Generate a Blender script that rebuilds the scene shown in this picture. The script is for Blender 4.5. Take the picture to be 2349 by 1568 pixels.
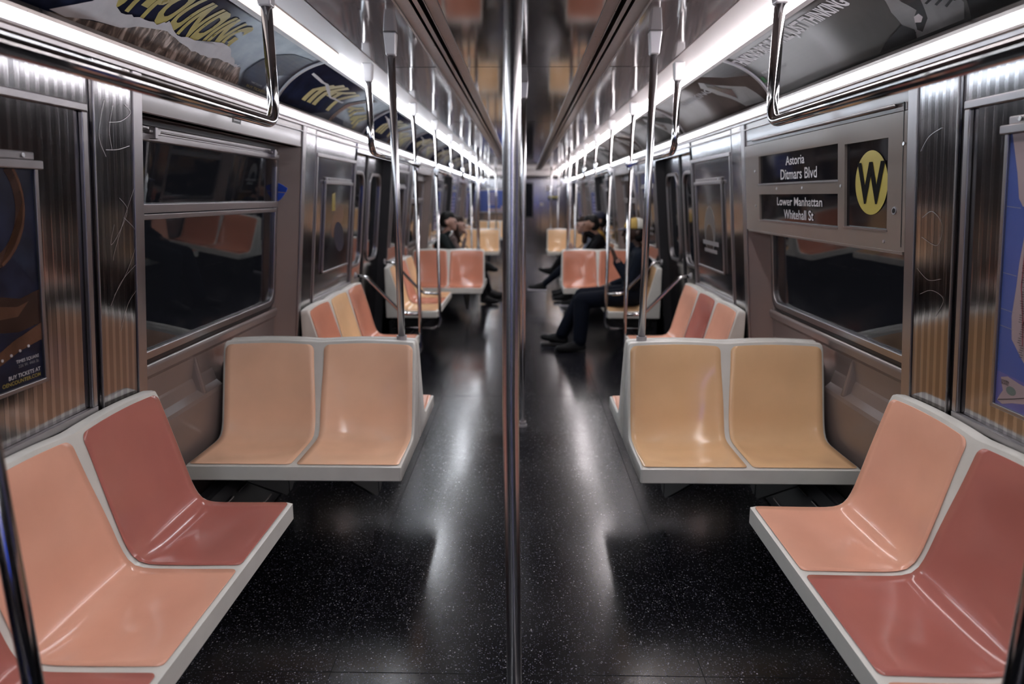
import bpy, bmesh, math, random
from mathutils import Vector, Matrix
random.seed(7)
PI = math.pi
SC = bpy.context.scene
COL = SC.collection
for o in list(bpy.data.objects): bpy.data.objects.remove(o)

# ------------------------------------------------------------ camera, world, exposure
F_PX = 1500.0
PITCH = math.radians(12.55)
YAW = math.atan(27.5 / 1500 * math.cos(PITCH))
cam_d = bpy.data.cameras.new('camera'); cam = bpy.data.objects.new('camera', cam_d); COL.objects.link(cam)
cam.location = (0.01, 0.0, 1.525)
cam.rotation_euler = (PI / 2 - PITCH, 0, YAW)
cam_d.sensor_width = 36; cam_d.lens = F_PX / 2349 * 36
cam_d.clip_start = 0.05
cam_d.dof.use_dof = True; cam_d.dof.focus_distance = 2.2; cam_d.dof.aperture_fstop = 1.9
SC.camera = cam
w = bpy.data.worlds.new('world'); SC.world = w; w.use_nodes = True
w.node_tree.nodes['Background'].inputs[0].default_value = (0.004, 0.004, 0.005, 1)
w.node_tree.nodes['Background'].inputs[1].default_value = 0.4
SC.view_settings.view_transform = 'Standard'; SC.view_settings.look = 'None'
SC.view_settings.exposure = 2.45; SC.view_settings.gamma = 1; SC.view_settings.use_curve_mapping = False

ANIS = 0.25
LOW_E = 5.0      # strength of the lower tubes
UP_E = 4.6       # strength of the upper diffusers

# ------------------------------------------------------------ materials
MATS = {}
def pm(name, col, rough=0.5, metal=0.0, spec=0.5, coat=0.0, emit=None, es=0, trans=0, ior=1.45, noise=None, bump=None):
    m = bpy.data.materials.new(name); m.use_nodes = True
    nt = m.node_tree; b = nt.nodes['Principled BSDF']
    b.inputs['Base Color'].default_value = (*col, 1); b.inputs['Roughness'].default_value = rough
    b.inputs['Metallic'].default_value = metal; b.inputs['Specular IOR Level'].default_value = spec
    b.inputs['Coat Weight'].default_value = coat; b.inputs['Coat Roughness'].default_value = 0.08
    b.inputs['Transmission Weight'].default_value = trans; b.inputs['IOR'].default_value = ior
    if emit:
        b.inputs['Emission Color'].default_value = (*emit, 1); b.inputs['Emission Strength'].default_value = es
    if noise:   # (scale, amount) soft colour variation (wear)
        g = nt.nodes.new('ShaderNodeNewGeometry'); n = nt.nodes.new('ShaderNodeTexNoise'); n.inputs['Scale'].default_value = noise[0]
        n.inputs['Detail'].default_value = 5
        nt.links.new(g.outputs['Position'], n.inputs['Vector'])
        r = nt.nodes.new('ShaderNodeMapRange'); r.inputs['From Min'].default_value = 0.3; r.inputs['From Max'].default_value = 0.7
        r.inputs['To Min'].default_value = 1 - noise[1]; r.inputs['To Max'].default_value = 1 + noise[1]
        nt.links.new(n.outputs['Fac'], r.inputs['Value'])
        v = nt.nodes.new('ShaderNodeVectorMath'); v.operation = 'SCALE'; v.inputs[0].default_value = col
        nt.links.new(r.outputs['Result'], v.inputs['Scale']); nt.links.new(v.outputs['Vector'], b.inputs['Base Color'])
        r2 = nt.nodes.new('ShaderNodeMapRange'); r2.inputs['To Min'].default_value = rough * 0.75; r2.inputs['To Max'].default_value = rough * 1.25
        nt.links.new(n.outputs['Fac'], r2.inputs['Value']); nt.links.new(r2.outputs['Result'], b.inputs['Roughness'])
    MATS[name] = m
    return m

def steel(name, col=(0.50, 0.49, 0.49), rough=0.25, pitch=0.0, amp=0.0, streak=0.10):
    m = pm(name, col, rough, 1.0)
    nt = m.node_tree; b = nt.nodes['Principled BSDF']; L = nt.links.new
    g = nt.nodes.new('ShaderNodeNewGeometry')
    vm = nt.nodes.new('ShaderNodeVectorMath'); vm.operation = 'MULTIPLY'; vm.inputs[1].default_value = (14, 14, 0.5)
    L(g.outputs['Position'], vm.inputs[0])
    n = nt.nodes.new('ShaderNodeTexNoise'); n.inputs['Scale'].default_value = 3; n.inputs['Detail'].default_value = 6
    L(vm.outputs[0], n.inputs['Vector'])
    r = nt.nodes.new('ShaderNodeMapRange'); r.inputs['From Min'].default_value = 0.25; r.inputs['From Max'].default_value = 0.75
    r.inputs['To Min'].default_value = rough * (1 - streak); r.inputs['To Max'].default_value = rough * (1 + streak)
    L(n.outputs['Fac'], r.inputs['Value'])
    n2 = nt.nodes.new('ShaderNodeTexNoise'); n2.inputs['Scale'].default_value = 2.5; n2.inputs['Detail'].default_value = 1
    L(g.outputs['Position'], n2.inputs['Vector'])
    bp = nt.nodes.new('ShaderNodeBump'); bp.inputs['Strength'].default_value = 0.05; bp.inputs['Distance'].default_value = 0.006
    L(n2.outputs['Fac'], bp.inputs['Height'])
    L(r.outputs['Result'], b.inputs['Roughness'])
    if pitch:
        sp = nt.nodes.new('ShaderNodeSeparateXYZ'); L(g.outputs['Position'], sp.inputs[0])
        def sine(p, ph):
            a = nt.nodes.new('ShaderNodeMath'); a.operation = 'MULTIPLY_ADD'; a.inputs[1].default_value = 2 * PI / p; a.inputs[2].default_value = ph
            L(sp.outputs['Y'], a.inputs[0])
            s = nt.nodes.new('ShaderNodeMath'); s.operation = 'SINE'; L(a.outputs[0], s.inputs[0]); return s
        s1 = sine(pitch, 0)
        c = nt.nodes.new('ShaderNodeMapRange'); c.inputs['From Min'].default_value = 0.15; c.inputs['From Max'].default_value = 0.45
        L(s1.outputs[0], c.inputs['Value'])
        b2 = nt.nodes.new('ShaderNodeBump'); b2.inputs['Strength'].default_value = amp; b2.inputs['Distance'].default_value = 0.0015
        L(c.outputs['Result'], b2.inputs['Height']); L(bp.outputs[0], b2.inputs['Normal']); L(b2.outputs[0], b.inputs['Normal'])
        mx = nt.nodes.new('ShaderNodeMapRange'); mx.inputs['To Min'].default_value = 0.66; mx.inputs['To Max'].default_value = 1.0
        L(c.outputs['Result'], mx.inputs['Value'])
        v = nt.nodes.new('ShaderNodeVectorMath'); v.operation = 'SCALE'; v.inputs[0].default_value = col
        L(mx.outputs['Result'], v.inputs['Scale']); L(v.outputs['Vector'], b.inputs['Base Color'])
    else:
        L(bp.outputs[0], b.inputs['Normal'])
    return m

STEEL = steel('stainless_steel', (0.33, 0.32, 0.33), 0.14)
FLUTE = steel('fluted_stainless_steel', (0.34, 0.325, 0.325), 0.12, 0.034, 0.05)
FRAME = steel('satin_metal_frame', (0.33, 0.315, 0.32), 0.34)
CHROME = pm('polished_pole_steel', (0.43, 0.42, 0.42), 0.10, 1.0, noise=(25, 0.04))
POLE = pm('turned_pole_steel', (0.52, 0.51, 0.52), 0.19, 1.0)
_n = POLE.node_tree; _b = _n.nodes['Principled BSDF']; _b.inputs['Anisotropic'].default_value = 0.92
_t = _n.nodes.new('ShaderNodeTangent'); _t.direction_type = 'RADIAL'; _t.axis = 'Z'; _n.links.new(_t.outputs[0], _b.inputs['Tangent'])
_b.inputs['Anisotropic Rotation'].default_value = ANIS
CAPM = pm('painted_ceiling_collar', (0.3960, 0.3816, 0.3888), 0.35, 0.3)
BEIGE = pm('beige_wall_fibreglass', (0.155, 0.125, 0.118), 0.2, 0, 0.5, 0.2, noise=(3, 0.06))
RIM = pm('greige_seat_shell', (0.62, 0.61, 0.56), 0.24, 0, 0.5, noise=(8, 0.05))
SEATC = {
    'orange': pm('orange_seat_plastic', (0.74, 0.385, 0.27), 0.14, noise=(6, 0.04)),
    'red': pm('brick_red_seat_plastic', (0.42, 0.145, 0.118), 0.14, noise=(6, 0.04)),
    'peach': pm('peach_seat_plastic', (0.88, 0.555, 0.37), 0.14, noise=(6, 0.04)),
    'tan': pm('tan_seat_plastic', (0.76, 0.49, 0.27), 0.14, noise=(6, 0.04)),
    'rust': pm('rust_seat_plastic', (0.58, 0.24, 0.155), 0.14, noise=(6, 0.04)),
}
CEIL = pm('glossy_ceiling_laminate', (0.19, 0.16, 0.16), 0.08, 0, 0.6, 0.4)
CEILC = pm('brown_centre_ceiling_laminate', (0.045, 0.034, 0.03), 0.07, 0, 0.7, 0.7)
CREAM = pm('cream_cornice', (0.5063, 0.4556, 0.4388), 0.35)
RAILM = steel('aluminium_ceiling_rail', (0.32, 0.28, 0.26), 0.3)
INK = pm('black_ink', (0.004, 0.004, 0.004), 0.8, spec=0.1)
SIGNP = pm('sign_panel_paint', (0.165, 0.143, 0.128), 0.22, 0, 0.5, 0.2, noise=(3, 0.06))
BLACK = pm('black_rubber', (0.012, 0.012, 0.014), 0.45)
DARKMET = pm('dark_bracket_metal', (0.012, 0.012, 0.012), 0.5, 0.0)
SLOT = pm('black_slot', (0.002, 0.002, 0.002), 0.9)
GLASS = pm('dark_window_glass', (0.5, 0.52, 0.55), 0.0, trans=1.0, ior=1.36)
SIGNG = pm('black_sign_glass', (0.006, 0.006, 0.008), 0.06, 0, 0.6)
WHITE = pm('white_print', (0.4464, 0.4392, 0.4536), 0.4)
GREYP = pm('grey_print', (0.1755, 0.1755, 0.1814), 0.4)
YEL = pm('yellow_route_disc', (0.3825, 0.3213, 0.0651), 0.35)
LAMPL = pm('left_lower_tube', (0.9, 0.9, 0.9), 0.4, emit=(0.74, 0.86, 1.0), es=LOW_E)
LAMPR = pm('right_lower_tube', (0.9, 0.9, 0.9), 0.4, emit=(0.92, 0.92, 1.0), es=LOW_E)
UPL = pm('upper_diffuser', (0.8, 0.8, 0.8), 0.4, emit=(0.90, 0.94, 1.0), es=UP_E)
UPR = pm('upper_diffuser_warm', (0.8, 0.8, 0.8), 0.4, emit=(1.0, 0.93, 0.95), es=UP_E)
UPDIM = pm('dim_upper_diffuser', (0.8, 0.76, 0.73), 0.4, emit=(1.0, 0.88, 0.82), es=0.16)
BLUEP = pm('blue_paper', (0.0117, 0.0585, 0.4095), 0.5)
MAPB = pm('map_blue', (0.0575, 0.0881, 0.2754), 0.25)
MAPV = pm('map_violet_inset', (0.0994, 0.0994, 0.2754), 0.25)
MAPL = pm('map_land', (0.2880, 0.2232, 0.2376), 0.3)
MAPG = pm('map_park_green', (0.0990, 0.1350, 0.1260), 0.3)
MAPR = pm('map_red_line', (0.2025, 0.0270, 0.0450), 0.3)
NAVY = pm('poster_navy', (0.0054, 0.0077, 0.0203), 0.38, 0, 0.25, 0, noise=(14, 0.5))
NAVY2 = pm('poster_mid_blue', (0.008, 0.012, 0.026), 0.4, 0, 0.25, 0, noise=(18, 0.5))
ADYEL = pm('poster_yellow', (0.2268, 0.1782, 0.0406), 0.3, noise=(30, 0.15))
PAPER = pm('torn_paper_white', (0.2835, 0.2565, 0.2565), 0.4, noise=(12, 0.15))
BRONZE = pm('poster_bronze', (0.0720, 0.0338, 0.0203), 0.2, noise=(12, 0.35))
BRONZED = pm('poster_dark_bronze', (0.0270, 0.0135, 0.0099), 0.2, noise=(12, 0.35))
ADGREY = pm('poster_grey', (0.0540, 0.0540, 0.0518), 0.38, 0, 0.25, 0, noise=(5, 0.25))
ADDARK = pm('poster_dark_grey', (0.0158, 0.0162, 0.0171), 0.2, noise=(9, 0.3))
ADSKIN = pm('poster_grey_skin', (0.0990, 0.0990, 0.0990), 0.3, noise=(9, 0.35))
ADBROWN = pm('poster_brown', (0.0495, 0.0383, 0.0338), 0.38, 0, 0.25, 0, noise=(5, 0.25))
GREENP = pm('green_print', (0.0135, 0.0900, 0.0270), 0.4)

def bark_mat():
    m = pm('poster_bark', (0.3, 0.25, 0.22), 0.35)
    nt = m.node_tree; b = nt.nodes['Principled BSDF']; L = nt.links.new
    g = nt.nodes.new('ShaderNodeNewGeometry'); vm = nt.nodes.new('ShaderNodeVectorMath'); vm.operation = 'MULTIPLY'; vm.inputs[1].default_value = (14, 34, 14)
    L(g.outputs['Position'], vm.inputs[0]); n = nt.nodes.new('ShaderNodeTexNoise'); n.inputs['Scale'].default_value = 1; n.inputs['Detail'].default_value = 7
    n.inputs['Distortion'].default_value = 0.8
    L(vm.outputs[0], n.inputs['Vector']); c = nt.nodes.new('ShaderNodeValToRGB')
    c.color_ramp.elements[0].position = 0.38; c.color_ramp.elements[0].color = (0.015, 0.009, 0.007, 1)
    c.color_ramp.elements[1].position = 0.68; c.color_ramp.elements[1].color = (0.36, 0.28, 0.24, 1)
    e = c.color_ramp.elements.new(0.52); e.color = (0.09, 0.06, 0.045, 1)
    L(n.outputs['Fac'], c.inputs[0]); L(c.outputs[0], b.inputs['Base Color'])
    return m
BARK = bark_mat()
DARKSHEET = pm('glossy_dark_sheet', (0.006, 0.006, 0.008), 0.10, 0, 0.5)

def floor_mat():
    m = pm('black_terrazzo_floor', (0.01, 0.01, 0.012), 0.3, spec=0.85)
    nt = m.node_tree; b = nt.nodes['Principled BSDF']; L = nt.links.new
    g = nt.nodes.new('ShaderNodeNewGeometry')
    cur = None
    for sc, th, colr in ((150, 0.44, (0.085, 0.085, 0.115)), (68, 0.22, (0.30, 0.29, 0.31))):
        v = nt.nodes.new('ShaderNodeTexVoronoi'); v.inputs['Scale'].default_value = sc; L(g.outputs['Position'], v.inputs['Vector'])
        r = nt.nodes.new('ShaderNodeMapRange'); r.inputs['From Min'].default_value = th; r.inputs['From Max'].default_value = th * 0.6
        L(v.outputs['Distance'], r.inputs['Value'])
        w2 = nt.nodes.new('ShaderNodeSeparateColor'); L(v.outputs['Color'], w2.inputs[0])
        k = nt.nodes.new('ShaderNodeMath'); k.operation = 'POWER'; k.inputs[1].default_value = 1.6; L(w2.outputs[0], k.inputs[0])
        mu = nt.nodes.new('ShaderNodeMath'); mu.operation = 'MULTIPLY'; L(k.outputs[0], mu.inputs[0]); L(r.outputs['Result'], mu.inputs[1])
        mx = nt.nodes.new('ShaderNodeMix'); mx.data_type = 'RGBA'; L(mu.outputs[0], mx.inputs['Factor'])
        if cur is None: mx.inputs['A'].default_value = (0.0028, 0.0028, 0.0040, 1)
        else: L(cur, mx.inputs['A'])
        mx.inputs['B'].default_value = (*colr, 1); cur = mx.outputs['Result']
    L(cur, b.inputs['Base Color'])
    n = nt.nodes.new('ShaderNodeTexNoise'); n.inputs['Scale'].default_value = 2.2; n.inputs['Detail'].default_value = 8; L(g.outputs['Position'], n.inputs['Vector'])
    r = nt.nodes.new('ShaderNodeMapRange'); r.inputs['From Min'].default_value = 0.3; r.inputs['From Max'].default_value = 0.7
    r.inputs['To Min'].default_value = 0.165; r.inputs['To Max'].default_value = 0.22; L(n.outputs['Fac'], r.inputs['Value'])
    L(r.outputs['Result'], b.inputs['Roughness'])
    n3 = nt.nodes.new('ShaderNodeTexNoise'); n3.inputs['Scale'].default_value = 40; n3.inputs['Detail'].default_value = 4; L(g.outputs['Position'], n3.inputs['Vector'])
    bp = nt.nodes.new('ShaderNodeBump'); bp.inputs['Strength'].default_value = 0.12; bp.inputs['Distance'].default_value = 0.002
    L(n3.outputs['Fac'], bp.inputs['Height']); L(bp.outputs[0], b.inputs['Normal'])
    return m
FLOOR = floor_mat()

# ------------------------------------------------------------ helpers
def finish(name, bm, mat, parent=None, smooth=False, normals=True, bevel=0, seg=2):
    if normals: bmesh.ops.recalc_face_normals(bm, faces=bm.faces)
    if parent is not None:
        bmesh.ops.translate(bm, verts=bm.verts, vec=-world_loc(parent))
    me = bpy.data.meshes.new(name); bm.to_mesh(me); bm.free()
    if smooth:
        for p in me.polygons: p.use_smooth = True
    for m in (mat if isinstance(mat, (list, tuple)) else [mat]): me.materials.append(m)
    o = bpy.data.objects.new(name, me); COL.objects.link(o)
    if parent is not None: o.parent = parent
    if bevel:
        md = o.modifiers.new('bevel', 'BEVEL'); md.width = bevel; md.segments = seg; md.limit_method = 'ANGLE'; md.angle_limit = 0.6
    return o
def world_loc(o):
    v = Vector(o.location)
    while o.parent is not None: o = o.parent; v = v + Vector(o.location)
    return v
def tag(o, label, cat, group=None):
    o['label'] = label; o['category'] = cat
    if group: o['group'] = group
    return o
def struct(o): o['kind'] = 'structure'; return o
def thing(name, loc, label, cat, group=None):
    o = bpy.data.objects.new(name, None); COL.objects.link(o); o.location = loc; o.empty_display_size = 0.1
    return tag(o, label, cat, group)
def hexa(bm, c):   # c: 8 corners, 0-3 bottom loop, 4-7 top loop
    v = [bm.verts.new(p) for p in c]
    for f in ((3, 2, 1, 0), (4, 5, 6, 7), (0, 1, 5, 4), (1, 2, 6, 5), (2, 3, 7, 6), (3, 0, 4, 7)): bm.faces.new([v[i] for i in f])
def box(bm, x0, x1, y0, y1, z0, z1):
    hexa(bm, [(x0, y0, z0), (x1, y0, z0), (x1, y1, z0), (x0, y1, z0), (x0, y0, z1), (x1, y0, z1), (x1, y1, z1), (x0, y1, z1)])
def quad(bm, *p): bm.faces.new([bm.verts.new(q) for q in p])
def new(): return bmesh.new()
def Xw(z): return 1.321 - 0.1034 * (z - 0.87)
def wb(bm, s, d0, d1, z0, z1, o0, o1):   # box lying on the leaning side wall; offsets > 0 lead outwards
    hexa(bm, [(s * (Xw(z0) + o0), d0, z0), (s * (Xw(z0) + o1), d0, z0), (s * (Xw(z0) + o1), d1, z0), (s * (Xw(z0) + o0), d1, z0),
              (s * (Xw(z1) + o0), d0, z1), (s * (Xw(z1) + o1), d0, z1), (s * (Xw(z1) + o1), d1, z1), (s * (Xw(z1) + o0), d1, z1)])
def W(s, d, z, o=0.0): return (s * (Xw(z) + o), d, z)
def prism(bm, pts, y0, y1):   # closed xz outline extruded along y
    a = [bm.verts.new((x, y0, z)) for x, z in pts]; b = [bm.verts.new((x, y1, z)) for x, z in pts]
    n = len(pts)
    for i in range(n): bm.faces.new([a[i], a[(i + 1) % n], b[(i + 1) % n], b[i]])
    bm.faces.new(a[::-1]); bm.faces.new(b)
def fillet(pts, r, n=8):
    P = [Vector(p) for p in pts]; out = [P[0]]
    for i in range(1, len(P) - 1):
        a = (P[i - 1] - P[i]); b = (P[i + 1] - P[i]); la, lb = a.length, b.length; a.normalize(); b.normalize()
        ang = a.angle(b); d = min(r / max(math.tan(ang / 2), 1e-3), la * 0.49, lb * 0.49)
        p0 = P[i] + a * d; p1 = P[i] + b * d
        for k in range(n + 1):
            t = k / n; out.append(p0 * (1 - t) ** 2 + P[i] * 2 * t * (1 - t) + p1 * t * t)
    out.append(P[-1]); return out
def tube(bm, pts, r, seg=16, r2=None):
    P = [Vector(p) for p in pts]; n = len(P); rings = []
    up = None
    for i in range(n):
        t = (P[min(i + 1, n - 1)] - P[max(i - 1, 0)]).normalized()
        if up is None: up = Vector((0, 0, 1)) if abs(t.z) < 0.9 else Vector((1, 0, 0))
        up = (up - t * up.dot(t)).normalized(); sd = t.cross(up)
        rr = r if r2 is None else r + (r2 - r) * i / (n - 1)
        rings.append([bm.verts.new(P[i] + (up * math.cos(a) + sd * math.sin(a)) * rr) for a in [2 * PI * k / seg for k in range(seg)]])
    for i in range(n - 1):
        for k in range(seg): bm.faces.new([rings[i][k], rings[i][(k + 1) % seg], rings[i + 1][(k + 1) % seg], rings[i + 1][k]])
    bm.faces.new(rings[0][::-1]); bm.faces.new(rings[-1])
def smooth_tube(name, pts, r, mat, parent, seg=18):
    bm = new(); tube(bm, pts, r, seg); return finish(name, bm, mat, parent, smooth=True)
def disc(bm, c, ax, r, h, seg=20):
    c = Vector(c); ax = Vector(ax).normalized(); tube(bm, [c, c + ax * h], r, seg)
def sphere(bm, c, r, seg=14, sc=(1, 1, 1)):
    bmesh.ops.create_uvsphere(bm, u_segments=seg, v_segments=max(6, seg // 2), radius=1,
                              matrix=Matrix.Translation(c) @ Matrix.Diagonal((r * sc[0], r * sc[1], r * sc[2], 1)))

# flat shapes mapped onto surfaces -------------------------------------------
CB = [(0.945, 2.162), (1.13, 2.12), (1.215, 1.975)]
def cove(a):
    return [(1 - a) ** 2 * CB[0][i] + 2 * a * (1 - a) * CB[1][i] + a * a * CB[2][i] for i in (0, 1)]
def cove_n(a):
    t = [2 * (1 - a) * (CB[1][i] - CB[0][i]) + 2 * a * (CB[2][i] - CB[1][i]) for i in (0, 1)]
    l = math.hypot(*t); return (t[1] / l, -t[0] / l)      # points inwards and down
def cove_pt(s, d, a, off=0.0):
    x, z = cove(a); n = cove_n(a); return (s * (x + n[0] * off), d, z + n[1] * off)
def flat_poly(pts):
    bm = new(); f = bm.faces.new([bm.verts.new((p[0], p[1], 0)) for p in pts])
    bmesh.ops.triangulate(bm, faces=[f]); return bm
def cut(bm, axis, step):
    vs = [v.co[axis] for v in bm.verts]; lo, hi = min(vs), max(vs)
    k = math.floor(lo / step) + 1
    while k * step < hi:
        co = [0, 0, 0]; co[axis] = k * step; no = [0, 0, 0]; no[axis] = 1
        bmesh.ops.bisect_plane(bm, geom=bm.verts[:] + bm.edges[:] + bm.faces[:], plane_co=co, plane_no=no); k += 1
def mapped(name, bm, fn, mat, parent):
    for v in bm.verts: v.co = fn(v.co.x, v.co.y)
    return finish(name, bm, mat, parent, normals=False)
def text_bm(body, bold=0.0, align='LEFT', spacing=1.0):
    cu = bpy.data.curves.new('t', 'FONT'); cu.body = body; cu.offset = bold; cu.align_x = align; cu.size = 1; cu.resolution_u = 3; cu.space_character = spacing
    o = bpy.data.objects.new('t', cu); COL.objects.link(o)
    bpy.context.view_layer.update()
    dg = bpy.context.evaluated_depsgraph_get(); me = bpy.data.meshes.new_from_object(o.evaluated_get(dg))
    bm = new(); bm.from_mesh(me); bpy.data.objects.remove(o); bpy.data.curves.remove(cu); bpy.data.meshes.remove(me)
    return bm
def bounds(bm):
    xs = [v.co.x for v in bm.verts]; ys = [v.co.y for v in bm.verts]; return min(xs), max(xs), min(ys), max(ys)

# ------------------------------------------------------------ the bays
PER = 5.3
BAYS = [2.975 + PER * k for k in range(3)]
Y_END, Y_BACK = 18.2, -4.55
MOD = PER / 3
M0 = 3.36
def alcoves(): return [2.975 + PER * k for k in range(-1, 3)]
def doors(): return [(b + 2.005, b + 3.295) for b in [2.975 + PER * k for k in range(-2, 3)]]

# ------------------------------------------------------------ setting: floor, ceiling
bm = new(); box(bm, -1.5, 1.5, Y_BACK, Y_END, -0.05, 0)
struct(finish('floor', bm, FLOOR))
bm = new()
for y in (-1.2, 1.85, 4.9, 7.95, 11.0, 14.05): box(bm, -1.2, 1.2, y, y + 0.0025, 0, 0.0006)
for x in (-0.62, 0.60): box(bm, x, x + 0.0025, Y_BACK, Y_END, 0, 0.0006)
struct(finish('trim_1', bm, SLOT))

bm = new(); prism(bm, [(-0.30, 2.2), (0.30, 2.2), (0.30, 2.26), (-0.30, 2.26)], Y_BACK, Y_END)
ceil = struct(finish('ceiling', bm, CEILC))
for s in (-1, 1):
    bm = new(); prism(bm, [(s * 0.455, 2.2), (s * 0.60, 2.2), (s * 0.76, 2.198), (s * 0.76, 2.26), (s * 0.455, 2.26)], Y_BACK, Y_END)
    finish('side_panel', bm, CEIL, ceil)
    bm = new(); prism(bm, [(s * 0.775, 2.205), (s * 0.885, 2.192), (s * 0.885, 2.26), (s * 0.775, 2.26)], Y_BACK, Y_END)
    finish('cornice_panel', bm, CREAM, ceil)
    bm = new(); box(bm, min(s * 0.755, s * 0.78), max(s * 0.755, s * 0.78), Y_BACK, Y_END, 2.215, 2.25)
    box(bm, min(s * 0.3, s * 0.46), max(s * 0.3, s * 0.46), Y_BACK, Y_END, 2.222, 2.255)
    finish('shadow_gap', bm, SLOT, ceil)
    bm = new()
    for x0, x1, zz in ((0.300, 0.306, 2.193), (0.306, 0.345, 2.2), (0.345, 0.349, 2.196), (0.368, 0.372, 2.196), (0.372, 0.388, 2.2), (0.398, 0.404, 2.196), (0.404, 0.448, 2.2), (0.448, 0.456, 2.193)):
        box(bm, min(s * x0, s * x1), max(s * x0, s * x1), Y_BACK, Y_END, zz, 2.225)
    finish('slot_rail', bm, RAILM, ceil)
bm = new()
for y in [3.73 + 2.65 * k for k in range(-3, 6)]:
    box(bm, -0.299, 0.299, y, y + 0.004, 2.1994, 2.2005)
    for s in (-1, 1): box(bm, min(s * 0.457, s * 0.755), max(s * 0.457, s * 0.755), y, y + 0.003, 2.1985, 2.2005)
finish('panel_joint', bm, SLOT, ceil)
# roof void above everything keeps the outside dark
# ------------------------------------------------------------ side walls
TOPZ = 1.91
def side_wall(s, nm):
    A = alcoves(); D = doors()
    bm = new()
    # beige parts: alcove reveals, lower moulding, header
    for c in A:
        a0, a1 = c - 0.785, c + 0.785; z0, z1 = 0.0, 1.79; dp = 0.115
        R = 0.085   # how far the reveal splays along the car
        quad(bm, W(s, a0, z0), W(s, a0, z1), W(s, a0 + R * .4, z1, dp), W(s, a0 + R * .4, z0, dp))
        quad(bm, W(s, a1, z0), W(s, a1, z1), W(s, a1 - R, z1, dp), W(s, a1 - R, z0, dp))
        quad(bm, W(s, a0, z1), W(s, a1, z1), W(s, a1 - R, z1 - .0, dp), W(s, a0 + R * .4, z1, dp))
        wb(bm, s, a0, a1, z1, TOPZ, 0, 0.05)
        # back of the alcove around the window (0.93..1.76)
        wb(bm, s, a0 - .05, a1 + .05, 0, 0.90, dp - .012, dp + .05)
        wb(bm, s, a0 - .05, a1 + .05, 1.765, 1.80, dp - .012, dp + .05)
        wb(bm, s, a0 - .05, a0 + .075, 0.90, 1.765, dp - .012, dp + .05)
        wb(bm, s, a1 - .115, a1 + .05, 0.90, 1.765, dp - .012, dp + .05)
    o = finish(nm, bm, BEIGE, None); struct(o); o.modifiers.new('b', 'BEVEL').width = 0.004
    # sill ledge and moulded bulge at seat height
    for c in A[1:]:
        bm = new(); a0, a1 = c - 0.745, c + 0.70
        n0 = [(s * 1.442, 0.905), (s * 1.405, 0.905), (s * 1.398, 0.893), (s * 1.405, 0.862), (s * 1.425, 0.84), (s * 1.445, 0.838)]
        prism(bm, n0, a0, a1)
        finish('sill_ledge', bm, BEIGE, o, bevel=0.005)
        for e in (-1, 1):
            y0, y1 = (a0, c - 0.05) if e < 0 else (c + 0.05, a1)
            bm = new()
            prism(bm, [(s * 1.45, 0.78), (s * 1.432, 0.74), (s * 1.420, 0.695), (s * 1.396, 0.672), (s * 1.392, 0.655), (s * 1.408, 0.40), (s * 1.41, 0.02), (s * 1.46, 0.02)], y0, y1)
            finish('moulded_panel', bm, BEIGE, o, bevel=0.012, seg=3)
            bm = new()      # slanted web between bulge and sill
            yc = c + e * 0.22
            hexa(bm, [(s * 1.395, yc - .012, .67), (s * 1.45, yc - .05, .67), (s * 1.45, yc + .05, .67), (s * 1.395, yc + .012, .67),
                      (s * 1.428, yc - .01, .86), (s * 1.45, yc - .02, .86), (s * 1.45, yc + .02, .86), (s * 1.428, yc + .01, .86)])
            finish('moulded_rib', bm, BEIGE, o, bevel=0.01)
    # steel columns and fluted panels
    for i, c in enumerate(A):
        for e in (-1, 1):
            y0, y1 = sorted((c + e * 0.785, c + e * 1.025))
            bm = new(); wb(bm, s, y0, y1, 0, TOPZ, -0.004, 0.05)
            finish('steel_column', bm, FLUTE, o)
            bm = new(); ya, yb = sorted((c + e * 0.785, c + e * 0.835)); wb(bm, s, ya, yb, 0.3, TOPZ, -0.009, 0.0)
            wb(bm, s, y0 - .003, y0 + .003, 0.3, TOPZ, -0.007, 0.0); wb(bm, s, y1 - .003, y1 + .003, 0.3, TOPZ, -0.007, 0.0)
            finish('column_trim', bm, FRAME, o, bevel=0.002)
            y0, y1 = sorted((c + e * 1.025, c + e * 2.005))
            bm = new(); wb(bm, s, y0, y1, 0, TOPZ, 0.004, 0.05)
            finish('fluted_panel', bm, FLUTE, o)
            bm = new(); t = 0.022; p0, p1 = y0 + .02, y1 - .035
            wb(bm, s, p0, p1, 1.757, 1.757 + t, -0.012, 0.004); wb(bm, s, p0, p1, 0.868, 0.868 + t * 1.1, -0.012, 0.004)
            wb(bm, s, p0, p0 + t, 0.892, 1.757, -0.010, 0.004); wb(bm, s, p1 - t, p1, 0.892, 1.757, -0.010, 0.004)
            finish('panel_moulding', bm, FRAME, o, bevel=0.003)
    # door recess reveals and headers
    for d0, d1 in D:
        bm = new()
        for y in (d0, d1):
            e = 0.004
            hexa(bm, [W(s, y - e, 0, -.004), W(s, y + e, 0, -.004), W(s, y + e, 0, .12), W(s, y - e, 0, .12), W(s, y - e, 1.86, -.004), W(s, y + e, 1.86, -.004), W(s, y + e, 1.86, .12), W(s, y - e, 1.86, .12)])
        finish('door_jamb', bm, BLACK, o)
        bm = new(); wb(bm, s, d0, d1, 1.84, TOPZ, -0.004, 0.12); finish('door_header', bm, STEEL, o, bevel=0.004)
    bm = new(); wb(bm, s, Y_BACK, Y_END, 1.872, 1.878, -0.010, 0.0); wb(bm, s, Y_BACK, Y_END, 1.905, 1.93, -0.012, 0.03)
    finish('header_trim', bm, FRAME, o, bevel=0.002)
    # heater casing under the benches
    bm = new()
    for c in A:
        box(bm, min(s * 1.26, s * 1.32), max(s * 1.26, s * 1.32), c - 1.95, c + 1.95, 0.0, 0.33)
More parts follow.
